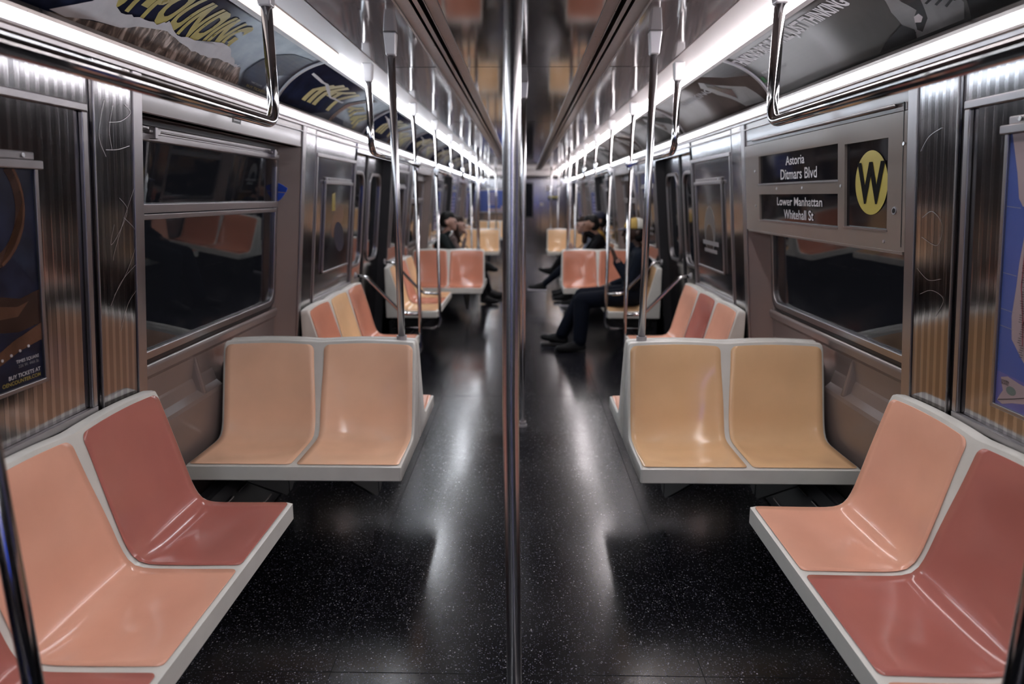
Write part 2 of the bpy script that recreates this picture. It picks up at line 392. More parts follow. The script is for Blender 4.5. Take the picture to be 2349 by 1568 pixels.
    finish('heater_casing', bm, BLACK, o, bevel=0.01)
    bm = new()
    for c in A[1:]:
        for k in range(20):
            y = c - 1.9 + k * 0.2
            box(bm, min(s * 1.254, s * 1.262), max(s * 1.254, s * 1.262), y, y + 0.15, 0.06, 0.066); box(bm, min(s * 1.254, s * 1.262), max(s * 1.254, s * 1.262), y, y + 0.15, 0.24, 0.246)
    finish('heater_grille', bm, RAILM, o)
    # steel end stretch
    y0 = D[-1][1]
    bm = new(); wb(bm, s, y0, Y_END, 0, TOPZ, 0, 0.05); wb(bm, s, Y_BACK, D[0][0], 0, TOPZ, 0, .05)
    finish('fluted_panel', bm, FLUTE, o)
    return o
WALL = {-1: side_wall(-1, 'wall_left'), 1: side_wall(1, 'wall_right')}

# ------------------------------------------------------------ doors
def rrect(u0, u1, z0, z1, r, n=6):
    pts = []
    for cx, cz, a0 in ((u1 - r, z1 - r, 0), (u0 + r, z1 - r, 90), (u0 + r, z0 + r, 180), (u1 - r, z0 + r, 270)):
        for k in range(n + 1):
            a = math.radians(a0 + 90 * k / n); pts.append((cx + r * math.cos(a), cz + r * math.sin(a)))
    return pts
def ring_frame(bm, s, outer, inner, o0, o1):
    n = len(outer); vs = []
    for pts in (outer, inner):
        for off in (o0, o1): vs.append([bm.verts.new(W(s, u, z, off)) for u, z in pts])
    O0, O1, I0, I1 = vs
    for i in range(n):
        j = (i + 1) % n
        bm.faces.new([O0[i], O0[j], I0[j], I0[i]]); bm.faces.new([O1[i], O1[j], I1[j], I1[i]])
        bm.faces.new([O0[i], O0[j], O1[j], O1[i]]); bm.faces.new([I0[i], I0[j], I1[j], I1[i]])
dn = 0
for s in (-1, 1):
    for d0, d1 in doors():
        if d1 < -1: continue
        dn += 1
        bm = new(); wb(bm, s, d0, d1, 0.0, 0.02, -0.02, 0.12)
        d = struct(finish('door_%d' % dn, bm, STEEL))
        mid = (d0 + d1) / 2
        for y0, y1 in ((d0, mid - .006), (mid + .006, d1)):
            u0, u1 = y0 + .12, y1 - .12
            if y0 == d0: u1 = y1 - .10
            bm = new(); out = [(y0, 0.0), (y1, 0.0), (y1, 1.86), (y0, 1.86)]
            win = rrect(u0, u1, 0.98, 1.70, 0.09)
            # leaf with an opening: ring of quads between a matched outline and the window outline
            n = len(win); ou = []
            for (u, z) in win:
                cu, cz = (u0 + u1) / 2, 1.34
                du, dz = u - cu, z - cz
                k = min(((y1 - cu) if du > 0 else (cu - y0)) / max(abs(du), 1e-6), ((1.86 - cz) if dz > 0 else cz) / max(abs(dz), 1e-6))
                ou.append((cu + du * k, cz + dz * k))
            ring_frame(bm, s, ou, win, 0.075, 0.10)
            for cz, zz in ((0, 0), (1.86, 1)):
                pass
            leaf = finish('door_leaf', bm, STEEL, d)
            bm = new(); ring_frame(bm, s, rrect(u0 - .022, u1 + .022, 0.958, 1.722, 0.11), rrect(u0 + .004, u1 - .004, 0.984, 1.696, 0.088), 0.062, 0.08)
            finish('window_frame', bm, FRAME, leaf, bevel=0.004)
            bm = new(); wb(bm, s, u0, u1, 0.98, 1.70, 0.082, 0.088); finish('door_glass', bm, GLASS, leaf)
            bm = new(); ye, yf = (y1 - .02, y1) if y0 == d0 else (y0, y0 + .02)
            wb(bm, s, ye, yf, 0.02, 1.84, 0.066, 0.08); finish('rubber_edge', bm, BLACK, leaf)

# ------------------------------------------------------------ windows
wn = 0
for s in (-1, 1):
    for k, c in enumerate(alcoves()):
        wn += 1; a0, a1 = c - 0.715, c + 0.675; op = 0.098
        bm = new()
        out = rrect(a0, a1, 0.925, 1.768, 0.085); inn = rrect(a0 + .03, a1 - .03, 0.957, 1.738, 0.06)
        ring_frame(bm, s, out, inn, op - .012, op + .02)
        out = rrect(a0 - .016, a1 + .016, 0.909, 1.784, 0.10); inn = rrect(a0 - .002, a1 + .002, 0.923, 1.770, 0.088)
        f = struct(finish('window_%d' % wn, bm, FRAME, bevel=0.004))
        bm = new(); ring_frame(bm, s, out, inn, op - .006, op + .02); finish('rubber_gasket', bm, BLACK, f)
        bm = new(); wb(bm, s, a0 + .02, a1 - .02, 1.442, 1.462, op - .016, op + .02); wb(bm, s, a0 + .02, a1 - .02, 1.466, 1.498, op - .024, op + .02)
        finish('mid_rail', bm, FRAME, f, bevel=0.003)
        bm = new(); wb(bm, s, a0 + .02, a1 - .02, 1.716, 1.742, op - .022, op + .01); wb(bm, s, a0 + .03, a1 - .03, 1.748, 1.756, op - .018, op + .01)
        finish('hopper_rail', bm, FRAME, f, bevel=0.003)
        bm = new(); wb(bm, s, a0 + .025, a1 - .025, 0.95, 1.445, op + .004, op + .010); finish('lower_pane', bm, GLASS, f)
        bm = new(); wb(bm, s, a0 + .025, a1 - .025, 1.495, 1.74, op + .000, op + .006); finish('upper_pane', bm, GLASS, f)
        if k >= 1:
            for y in (a0 + 0.13, a1 - 0.13):
                bm = new(); wb(bm, s, y - .03, y + .03, 1.742, 1.752, op - .035, op); wb(bm, s, y - .012, y + .006, 1.722, 1.762, op - .045, op - .02); wb(bm, s, y + .012, y + .03, 1.736, 1.758, op - .04, op - .01)
                finish('latch', bm, FRAME, f, bevel=0.002)

# ------------------------------------------------------------ cove: housings, ads, lights
def mod_bounds():
    out = []; y = M0 - MOD * 4
    while y < Y_END - 0.3:
        out.append((y, min(y + MOD, Y_END))); y += MOD
    return out
MODS = mod_bounds()       # index of the first one in view: M0-MOD .. M0
FIRST = 3
tn = 1
for s in (-1, 1):
    bm = new()
    for i in range(13):
        pass
    # housing behind the ads
    pts = [cove_pt(s, 0, a / 12, -0.012) for a in range(13)]
    prof = [(p[0], p[2]) for p in pts] + [(s * 1.36, 1.96), (s * 1.36, 2.26), (s * 0.90, 2.26)]
    prism(bm, prof, Y_BACK, Y_END)
    tn += 1; struct(finish('trim_%d' % tn, bm, ADDARK, smooth=False))
    bm = new()     # small lips holding the cards
    prism(bm, [(s * 1.196, 1.960), (s * 1.194, 1.970), (s * 1.203, 1.984), (s * 1.226, 1.984), (s * 1.226, 1.961)], Y_BACK, Y_END)
    prism(bm, [(s * 0.938, 2.156), (s * 0.958, 2.151), (s * 0.960, 2.158), (s * 0.942, 2.166)], Y_BACK, Y_END)
    tn += 1; struct(finish('trim_%d' % tn, bm, RAILM))
    bm = new()     # curved steel strips between the cards
    for y0, y1 in MODS[2:]:
        for a in range(16):
            t0, t1 = 0.02 + a * .06, 0.02 + (a + 1) * .06
            p = [cove_pt(s, y0 - .014, t0, -.004), cove_pt(s, y0 + .014, t0, -.004), cove_pt(s, y0 + .014, t1, -.004), cove_pt(s, y0 - .014, t1, -.004)]
            q = [cove_pt(s, y0 - .011, t0, .006), cove_pt(s, y0 + .011, t0, .006), cove_pt(s, y0 + .011, t1, .006), cove_pt(s, y0 - .011, t1, .006)]
            hexa(bm, p + q)
    tn += 1; struct(finish('trim_%d' % tn, bm, FRAME))

ORD = ['nearest', 'second', 'third', 'fourth', 'fifth', 'sixth', 'seventh', 'eighth', 'ninth', 'tenth', 'eleventh', 'twelfth']
SD = {-1: 'left', 1: 'right'}
for s in (-1, 1):
    for i, (y0, y1) in enumerate(MODS):
        if i == 2:      # blank cover over the door next to the camera
            bm = new()
            prism(bm, [(s * 0.965, 2.20), (s * 0.972, 2.150), (s * 1.10, 2.09), (s * 1.19, 1.99), (s * 1.20, 1.925), (s * 1.24, 1.92), (s * 1.24, 2.2)], y0, y1 - .02)
            t = tag(finish('door_gear_cover', bm, BEIGE, bevel=0.01, seg=3), 'moulded grey beige cover over the door at the top %s corner' % SD[s], 'cover panel')
            bm = new()
            hexa(bm, [(s * 1.0, y1 - .35, 2.118), (s * 1.14, y1 - .35, 2.035), (s * 1.14, y1 - .07, 2.035), (s * 1.0, y1 - .07, 2.118),
                      (s * 1.005, y1 - .34, 2.135), (s * 1.145, y1 - .34, 2.05), (s * 1.145, y1 - .08, 2.05), (s * 1.005, y1 - .08, 2.135)])
            finish('raised_hatch', bm, BEIGE, t, bevel=0.015, seg=3)
        num = ORD[i - FIRST] if i >= FIRST else None
        behind = ('behind the camera' if i < 2 else 'over the viewer') if i < FIRST else ''
        g = 0.012
        if i != 2:
            nm = ('%s lower light strip from the camera on the %s side' % (num, SD[s])) if num else ('lower light strip %s on the %s side, %s' % (behind, SD[s], 'near the back wall' if i == 0 else 'just behind the viewer'))
            t = thing('lower_light', (s * 1.2, (y0 + y1) / 2, 1.95), 'white glowing ' + nm, 'light', 'lower strip lights')
            bm = new(); prism(bm, [(s * 1.208, 1.960), (s * 1.197, 1.951), (s * 1.197, 1.932), (s * 1.228, 1.930), (s * 1.228, 1.960)], y0 + g, y1 - g)
            finish('tube_lens', bm, LAMPL if s < 0 else LAMPR, t)
            bm = new(); prism(bm, [(s * 1.1925, 1.9275), (s * 1.1915, 1.920), (s * 1.215, 1.914), (s * 1.23, 1.914), (s * 1.23, 1.9295), (s * 1.197, 1.9295)], y0, y1); finish('lower_housing', bm, CREAM, t)
            for ya in (y0, y1 - g):
                bm = new(); prism(bm, [(s * 1.207, 1.962), (s * 1.195, 1.952), (s * 1.195, 1.929), (s * 1.230, 1.928), (s * 1.230, 1.962)], ya, ya + g)
                finish('end_cap', bm, CREAM, t)
            
        nm = ('%s upper ribbed light from the camera on the %s side' % (num, SD[s])) if num else ('upper ribbed light %s on the %s side, %s' % (behind, SD[s], 'near the back wall' if i == 0 else ('just behind the viewer' if i == 1 else 'beside the cover panel')))
        t = thing('upper_light', (s * 0.91, (y0 + y1) / 2, 2.17), ('dim cream ' if (i == FIRST and s < 0) else 'bright white ') + nm, 'light', 'upper ribbed lights')
        bm = new(); P = [(0.886, 2.188), (0.943, 2.158)]; n = 9; prof = []
        for k in range(n):
            f0 = k / n; f1 = (k + .5) / n
            prof.append((s * (P[0][0] + (P[1][0] - P[0][0]) * f0), P[0][1] + (P[1][1] - P[0][1]) * f0))
            prof.append((s * (P[0][0] + (P[1][0] - P[0][0]) * f1 - .0012), P[0][1] + (P[1][1] - P[0][1]) * f1 - .0022))
        prof += [(s * 0.943, 2.158), (s * 0.955, 2.175), (s * 0.93, 2.21), (s * 0.886, 2.21)]
        prism(bm, prof, y0 + .004, y1 - .004)
        finish('ribbed_diffuser', bm, UPDIM if (i == FIRST and s < 0) else (UPL if s < 0 else UPR), t)
        bm = new(); prism(bm, [(s * .884, 2.189), (s * .944, 2.155), (s * .96, 2.18), (s * .884, 2.21)], y0 - .003, y0 + .004); finish('end_plate', bm, CREAM, t)

# advertisement cards ---------------------------------------------------------
def card_base(name, s, y0, y1, mat, label):
    bm = new(); v = []
    for a in range(17): v.append([bm.verts.new(cove_pt(s, y, 0.03 + a * 0.94 / 16, o)) for y, o in ((y0, 0), (y1, 0), (y1, -.002), (y0, -.002))])
    for a in range(16):
        for k in range(4): bm.faces.new([v[a][k], v[a][(k + 1) % 4], v[a + 1][(k + 1) % 4], v[a + 1][k]])
    bm.faces.new(v[0]); bm.faces.new(v[-1][::-1])
    t = thing(name, (s * 1.1, (y0 + y1) / 2, 2.1), label, 'advertisement')
    o = finish('printed_card', bm, mat, t)
    for p in o.data.polygons: p.use_smooth = True
    return t
def on_cove(name, pts, s, mat, t, off=.0012):
    bm = flat_poly(pts); cut(bm, 1, 0.06); cut(bm, 0, 0.3)
    return mapped(name, bm, lambda d, a: cove_pt(s, d, a, off), mat, t)
def text_cove(body, s, d0, d1, a_top, a_bot, mat, t, bold=0.03, off=.0018, shear=0.0):
    bm = text_bm(body, bold); x0, x1, yb, yt = bounds(bm)
    if not (x1 > x0): return
    cut(bm, 1, 0.12)
    def fn(x, y):
        u = (x - x0) / (x1 - x0); v = (y - yb) / (yt - yb)
        at = a_top(u) if callable(a_top) else a_top; ab = a_bot(u) if callable(a_bot) else a_bot
        return cove_pt(s, d0 + (d1 - d0) * (u + shear * v), ab + (at - ab) * v, off)
    return mapped('lettering', bm, fn, mat, t)
def jag(pts, n, amp, seed=1):
    rnd = random.Random(seed); out = []
    for i in range(len(pts) - 1):
        a, b = pts[i], pts[i + 1]
        for k in range(n):
            f = k / n; out.append((a[0] + (b[0] - a[0]) * f + (rnd.random() - .5) * amp, a[1] + (b[1] - a[1]) * f + (rnd.random() - .5) * amp * 3))
    out.append(pts[-1]); return out
for i, (y0, y1) in enumerate(MODS):
    if i < FIRST: continue
    n = i - FIRST
    a, b = y0 + .016, y1 - .016
    # left side
    if n == 0:
        t = card_base('advertisement_card', -1, a, b, NAVY, 'dark blue advertisement with torn paper and yellow CHEST-POUNDING lettering, upper left')
        text_cove('CHEST-POUNDING', -1, 1.78, 2.66, lambda u: .16 + .02 * u, lambda u: .72 - .04 * u, ADYEL, t, 0.045, shear=.0)
        top = jag([(2.04, .73), (2.12, .70), (2.21, .68), (2.25, .61), (2.34, .69), (2.44, .67), (2.50, .76), (2.58, .71), (2.60, .56), (2.66, .56), (2.71, .61), (2.80, .73), (2.84, .70)], 4, .010, 3)
        low = jag([(2.83, .76), (2.80, .76), (2.69, .74), (2.56, .79), (2.47, .79), (2.34, .735), (2.26, .71), (2.14, .79), (2.07, .86)], 4, .008, 4)
        on_cove('torn_paper', [(1.95, .89), (1.85, .95), (1.79, .94), (1.86, .83), (1.91, .74), (1.94, .60), (1.985, .60), (2.0, .69)] + top + low, -1, PAPER, t, .0030)
        on_cove('bark_picture', [(1.72, .985), (1.95, .90)] + low[::-1] + [(2.86, .73), (2.93, .985)], -1, BARK, t, .0022)
        on_cove('blue_smoke', [(2.95, .98), (2.92, .75), (2.98, .4), (3.1, .2), (3.3, .12), (3.34, .5), (3.2, .62), (3.15, .98)], -1, NAVY2, t)
        text_cove('TIMES SQUARE', -1, 3.02, 3.14, .84, .87, GREYP, t, 0.01); text_cove('BUY TICKETS AT', -1, 3.0, 3.26, .90, .935, ADYEL, t, .01)
    elif n % 2 == 1 or n >= 2:
        t = card_base('advertisement_card', -1, a, b, NAVY, '%s blue advertisement with yellow streaks in the left ceiling cove' % ORD[n])
        w = b - a
        for q, (u0, u1, k0, k1) in enumerate(((.16, .46, .20, .80), (.58, .86, .38, .93))):
            for j in range(6):
                f = j / 6; d0 = a + w * (u0 + (u1 - u0) * f); dd = w * (u1 - u0) / 6 * .72
                top = k0 + (.10 if j % 3 == 0 else .0) + q * .03 * j; bot = k1 - .07 * (5 - j) * q - (.25 if q == 0 and j in (3, 4) else 0)
                on_cove('yellow_streak', [(d0 + .10 * w, top), (d0 + .10 * w + dd, top + .02), (d0 + dd + .02, (top + bot) / 2), (d0 + dd, bot), (d0, bot), (d0 + .02, (top + bot) / 2)], -1, ADYEL, t)
        bm = new(); pts = [cove_pt(-1, a + w * (.56 - .10 * k / 10 + .18 * (1 - k / 10)), .15 + .8 * k / 10, .004) for k in range(11)]
        on_cove('bronze_band', [(a + w * .70, .12), (a + w * .75, .12), (a + w * .60, .5), (a + w * .53, .97), (a + w * .49, .97), (a + w * .55, .5)], -1, BRONZE, t, .0022)
        bm.free()
        on_cove('pale_crack', jag([(a + w * .05, .30), (a + w * .22, .34), (a + w * .36, .52), (a + w * .5, .5)], 4, .01, i) + jag([(a + w * .5, .53), (a + w * .35, .57), (a + w * .21, .38), (a + w * .05, .33)], 4, .01, i + 9), -1, PAPER, t, .003)
        on_cove('blue_glow', [(a + w * .3, .96), (a + w * .45, .82), (a + w * .66, .86), (a + w * .7, .97)], -1, NAVY2, t, .0008)
    # right side
    if n == 0:
        t = card_base('advertisement_card', 1, a, b, ADGREY, 'grey advertisement reading THINKING BIG IS STILL JUST THINKING beside a portrait, upper right')
        text_cove('THINKING BIG IS STILL JUST THINKING', 1, 3.345, 2.29, .13, .37, WHITE, t, .035)
        tt = [(2.35, .93), (2.26, .80), (2.22, .55), (2.17, .30), (2.10, .06), (1.93, .05), (1.96, .45), (1.99, .75), (2.02, .90), (2.05, .985), (2.36, .985)]
        on_cove('dark_backdrop', [(1.92, .965), (1.90, .8), (1.93, .35), (1.95, .04), (1.62, .04), (1.62, .965)], 1, ADDARK, t, .0012)
        on_cove('portrait_neck', [(2.13, .05), (2.155, .35), (2.165, .47), (2.19, .60), (2.19, .76), (2.15, .88), (2.19, .93), (2.04, .93), (2.03, .5), (2.04, .05)], 1, ADSKIN, t, .0016)
        on_cove('portrait_jaw_shadow', [(2.11, .30), (2.115, .55), (2.09, .69), (2.12, .74), (2.14, .86), (2.11, .92), (2.03, .80), (2.03, .30)], 1, ADDARK, t, .0020)
        on_cove('portrait_lips', [(2.118, .735), (2.092, .725), (2.085, .77), (2.105, .81), (2.13, .79)], 1, PAPER, t, .0024)
        on_cove('portrait_collar', [(2.19, .76), (2.27, .82), (2.32, .86), (2.37, .93), (2.16, .93), (2.15, .85)], 1, ADDARK, t, .0024)
        on_cove('portrait_hand', [(2.14, .93), (2.07, .80), (2.045, .63), (2.02, .45), (1.99, .40), (1.95, .5), (1.92, .68), (1.91, .80), (1.94, .93)], 1, ADSKIN, t, .0028)
        for q in range(3): on_cove('knuckle_crease', [(2.04 - q * .03, .66 + q * .05), (1.98 - q * .02, .62 + q * .05), (1.95 - q * .01, .66 + q * .05), (1.98 - q * .02, .645 + q * .05), (2.035 - q * .03, .68 + q * .05)], 1, ADDARK, t, .0032)
        on_cove('green_mark', [(3.33, .60), (3.29, .60), (3.29, .70), (3.33, .70)], 1, GREENP, t)
        text_cove('WORK IN THE', 1, 3.27, 3.14, .53, .57, WHITE, t, 0.0); text_cove('NEW WAY TO WORK', 1, 3.27, 3.02, .59, .62, GREYP, t, 0.0)
    else:
        t = card_base('advertisement_card', 1, a, b, ADBROWN if n % 2 else ADGREY, '%s grey brown advertisement with a glove picture in the right ceiling cove' % ORD[n])
        w = b - a
        if n < 5: text_cove('JUST THINKING', 1, a + w * .94, a + w * .34, .30, .46, GREYP, t, .02)
        on_cove('glove_picture', [(a + w * .32, .12), (a + w * .26, .35), (a + w * .18, .5), (a + w * .10, .62), (a + w * .04, .95), (a + w * .20, .92), (a + w * .27, .7), (a + w * .34, .52), (a + w * .38, .25)], 1, ADSKIN, t)
        on_cove('glove_shadow', [(a + w * .30, .20), (a + w * .25, .45), (a + w * .20, .55), (a + w * .22, .75), (a + w * .28, .55), (a + w * .33, .3)], 1, ADDARK, t, .002)
        on_cove('dark_corner', [(a, .03), (a + w * .25, .03), (a + w * .15, .3), (a, .5)], 1, ADDARK, t, .002)

# ------------------------------------------------------------ benches
CTRL = [(0.000, 0.447), (0.012, 0.452), (0.10, 0.4515), (0.20, 0.451), (0.285, 0.453), (0.325, 0.468), (0.350, 0.512), (0.372, 0.590), (0.395, 0.680), (0.418, 0.765), (0.436, 0.830), (0.447, 0.868)]
def catmull(P, n=6):
    out = []
    for i in range(len(P) - 1):
        p0, p1, p2, p3 = P[max(i - 1, 0)], P[i], P[i + 1], P[min(i + 2, len(P) - 1)]
        for k in range(n):
            t = k / n
            out.append(tuple(0.5 * ((2 * p1[j]) + (-p0[j] + p2[j]) * t + (2 * p0[j] - 5 * p1[j] + 4 * p2[j] - p3[j]) * t * t + (-p0[j] + 3 * p1[j] - 3 * p2[j] + p3[j]) * t ** 3) for j in (0, 1)))
    out.append(P[-1]); return out
PROF = catmull(CTRL, 5)
LEN = [0]
for i in range(1, len(PROF)): LEN.append(LEN[-1] + math.hypot(PROF[i][0] - PROF[i - 1][0], PROF[i][1] - PROF[i - 1][1]))
PL = LEN[-1]
def prof_at(t):
    L = t * PL; i = 0
    while i < len(LEN) - 2 and LEN[i + 1] < L: i += 1
    f = (L - LEN[i]) / (LEN[i + 1] - LEN[i]); a, b = PROF[i], PROF[i + 1]
    u, z = a[0] + (b[0] - a[0]) * f, a[1] + (b[1] - a[1]) * f
    du, dz = b[0] - a[0], b[1] - a[1]; l = math.hypot(du, dz); return u, z, -dz / l, du / l
def sm(a, b, x):
    x = max(0, min(1, (x - a) / (b - a))); return x * x * (3 - 2 * x)
def dish(t, q):
    A = 0.024 * sm(0.02, 0.28, t) * (1 - 0.75 * sm(0.72, 0.97, t)) + 0.004 * sm(0.3, 0.42, t) * (1 - sm(0.5, 0.62, t))
    return A * (1 - min(1, abs(q)) ** 2.6)
def div_m(t): return 0.011 + 0.012 * sm(0.50, 0.95, t) ** 1.3
def seat_point(t, v, v0, wd, n):
    i = min(n - 1, max(0, int((v - v0) / wd))); c = v0 + (i + .5) * wd
    q = (v - c) / (wd / 2 - 0.012)
    u, z, nu, nz = prof_at(t); d = dish(t, q)
    u -= nu * d; z -= nz * d
    z += 0.010 * sm(0.8, 1.0, t) * (1 - min(1, abs(q)) ** 2)
    return u, z, nu, nz
def make_bench(name, n, v0, v1, colors, M, label, group, parts=None, bracket=True):
    wd = (v1 - v0) / n
    base = M(0.25, (v0 + v1) / 2, 0)
    t = thing(name, base, label, 'bench', group)
    bm = new(); rings = []
    vs = []
    for i in range(n):
        k = 18
        for j in range(k): vs.append(v0 + wd * i + wd * j / k)
    vs.append(v1)
    ext = [v0 + .002, v0 + .006, v0 + .012, v0 + .02, v1 - .02, v1 - .012, v1 - .006, v1 - .002]
    vs = sorted(vs + ext); T = 34
    for v in vs:
        e = min(v - v0, v1 - v); r = 0.035
        cap = 1.0 if e >= r else (r - math.sqrt(max(0, r * r - (r - e) ** 2))) / r
        ed = 0.005 * (1 - min(1, e / .007)) ** 2
        ring = []
        for k in range(T + 1):
            tt = k / T; u, z, nu, nz = seat_point(tt, v, v0, wd, n)
            u -= nu * ed; z -= nz * ed
            zl = 0.878 - (r * cap if e < r else 0)
            if z > zl: u -= 0; z = zl
            ring.append((u, z))
        q = ring[-1]; zt = q[1]
        ring += [(min(.46, q[0] + .012), zt + .003), (0.487, zt + .001), (0.494 - ed, zt - .006), (0.494 - ed, 0.388 + ed), (0.49 - ed, 0.384 + ed), (0.006 + ed, 0.384 + ed), (0.001 + ed, 0.389 + ed)]
        rings.append([bm.verts.new(M(u, v, z)) for u, z in ring])
    m = len(rings[0])
    for a in range(len(rings) - 1):
        for k in range(m): bm.faces.new([rings[a][k], rings[a][(k + 1) % m], rings[a + 1][(k + 1) % m], rings[a + 1][k]])
    bm.faces.new(rings[0][::-1]); bm.faces.new(rings[-1])
    sh = finish('seat_shell', bm, RIM, t, smooth=True)
    md = sh.modifiers.new('es', 'EDGE_SPLIT'); md.split_angle = math.radians(38)
    for i in range(n):
        bm = new(); rows = []; NT = 40; NV = 16; t0 = 0.020; t1 = 0.984
        for k in range(NT + 1):
            # denser rows near both ends so the round corners stay round
            f = k / NT; f = 0.5 - 0.5 * math.cos(PI * f); tt = t0 + (t1 - t0) * f
            a = v0 + wd * i + (0.011 if i == 0 else div_m(tt)); b = v0 + wd * (i + 1) - (0.011 if i == n - 1 else div_m(tt))
            e = min(tt - t0, t1 - tt) * PL; r = 0.026 if tt > .5 else 0.016
            ins = 0 if e >= r else r - math.sqrt(max(0, r * r - (r - e) ** 2))
            a += ins; b -= ins
            row = []
            for j in range(NV + 1):
                v = a + (b - a) * j / NV; u, z, nu, nz = seat_point(tt, v, v0, wd, n)
                row.append(bm.verts.new(M(u + nu * .0022, v, z + nz * .0022)))
            rows.append(row)
        for k in range(NT):
            for j in range(NV): bm.faces.new([rows[k][j], rows[k][j + 1], rows[k + 1][j + 1], rows[k + 1][j]])
        o = finish('seat_inlay', bm, SEATC[colors[i]], t, smooth=True)
        o['label'] = {'orange': 'orange', 'red': 'brick red', 'peach': 'peach', 'tan': 'tan', 'rust': 'rust orange'}[colors[i]] + ' seat inlay'
        md = o.modifiers.new('s', 'SOLIDIFY'); md.thickness = 0.0015; md.offset = 0
    if bracket:
        k = 2 if n < 3 else 3
        for i in range(k):
            v = v0 + (v1 - v0) * (i + .5) / k
            bm = new()
            for dv in (-.01, .01):
                P = [M(0.05, v + dv, .384), M(.05, v + dv, .36), M(.46, v + dv, .10), M(.49, v + dv, .10), M(.49, v + dv, .384)]
                P2 = [M(0.05, v + dv * .6, .384), M(.05, v + dv * .6, .36), M(.46, v + dv * .6, .10), M(.49, v + dv * .6, .10), M(.49, v + dv * .6, .384)]
                A_ = [bm.verts.new(p) for p in P]; B_ = [bm.verts.new(p) for p in P2]
                for j in range(5): bm.faces.new([A_[j], A_[(j + 1) % 5], B_[(j + 1) % 5], B_[j]])
                bm.faces.new(A_); bm.faces.new(B_[::-1])
            finish('cantilever_bracket', bm, DARKMET, t)
    return t
def M_long(s): return lambda u, v, z: (s * (0.817 + u), v, z)
def M_face(s, c): return lambda u, v, z: (s * v, c - 0.497 + u, z)       # faces the camera
def M_away(s, c): return lambda u, v, z: (s * v, c + 0.497 - u, z)
COLN = {-1: [('red', 'orange', 'red'), ('tan', 'rust', 'tan'), ('tan', 'rust', 'tan')], 1: [('orange', 'red', 'orange'), ('orange', 'rust', 'tan'), ('tan', 'rust', 'tan')]}
COLF = {-1: [('rust', 'tan', 'rust'), ('rust', 'tan', 'rust'), ('tan', 'rust', 'tan')], 1: [('orange', 'red', 'orange'), ('orange', 'tan', 'orange'), ('tan', 'rust', 'tan')]}
COLT = {-1: ['peach', 'rust', 'tan'], 1: ['tan', 'rust', 'tan']}
COLA = {-1: ['orange', 'tan', 'tan'], 1: ['orange', 'tan', 'tan']}
BN = ['nearest', 'middle', 'farthest']
PLAIN = {'orange': 'orange', 'red': 'red', 'peach': 'peach', 'tan': 'tan', 'rust': 'rust'}
for s in (-1, 1):
    for k, c in enumerate(BAYS):
        # bench before the window (seat order along y)
        cols = COLN[s][k]
        order = cols[::-1] if s else cols
        make_bench('wall_bench', 3, c - 2.105, c - 0.815, order, M_long(s),
                   '%s wall bench on the %s, near part of the %s bay' % (' and '.join(dict.fromkeys(PLAIN[q] for q in cols)), SD[s], BN[k]), 'wall benches')
        make_bench('wall_bench', 3, c + 0.815, c + 2.105, COLF[s][k], M_long(s),
                   '%s wall bench on the %s, far part of the %s bay' % (' and '.join(dict.fromkeys(PLAIN[q] for q in COLF[s][k])), SD[s], BN[k]), 'wall benches')
        q = COLT[s][k]
        make_bench('cross_bench', 2, 0.487, 1.375, [q, q], M_face(s, c),
                   '%s two-seat bench facing the camera, %s one on the %s of the aisle' % (PLAIN[q], BN[k], SD[s]), 'two-seat cross benches')
        q = COLA[s][k]
        make_bench('cross_bench', 2, 0.487, 1.375, [q, q], M_away(s, c),
                   '%s two-seat bench facing away, behind the camera-facing pair, %s bay, %s side' % (PLAIN[q], BN[k], SD[s]), 'two-seat cross benches')
make_bench('end_bench', 3, -1.30, -0.30, ['tan', 'tan', 'tan'], lambda u, v, z: (v, Y_END - 0.52 + u, z), 'tan bench against the end wall below the blue map', 'end bench', None)

# ------------------------------------------------------------ poles and rails
def collar(t, x, y, ztop=2.2):
    bm = new(); a, b, zb = .027, .020, ztop - .092
    hexa(bm, [(x - b, y - b, zb), (x + b, y - b, zb), (x + b, y + b, zb), (x - b, y + b, zb), (x - a, y - a, ztop), (x + a, y - a, ztop), (x + a, y + a, ztop), (x - a, y + a, ztop)])
    return finish('ceiling_collar', bm, CAPM, t, bevel=0.006, seg=3)
def floor_collar(t, x, y, z=0.0):
    bm = new(); tube(bm, [(x, y, z + .0), (x, y, z + .012), (x, y, z + .013)], .031, 20); tube(bm, [(x, y, z + .012), (x, y, z + .035)], .024, 20)
    return finish('foot_collar', bm, CAPM, t, smooth=False)
def cpole(pts, r, label):
    x, y = pts[0][0], pts[0][1]
    t = thing('centre_pole', (x, y, 0), label, 'pole', 'centre aisle poles')
    smooth_tube('pole', fillet(pts, 3, 10), r, POLE, t, 28)
    collar(t, pts[-1][0], pts[-1][1]); floor_collar(t, x, y)
cpole([(-.006, 1.42, .0), (-.012, 1.42, .55), (-.0185, 1.42, 1.05), (-.0170, 1.42, 1.6), (-.011, 1.42, 2.12)], .0185, 'tall steel pole standing in the middle of the aisle, closest to the camera')
cpole([(.006, 4.22, 0), (.006, 4.22, 1.1), (.006, 4.22, 2.12)], .0175, 'thin steel aisle pole just right of and behind the closest centre pole')

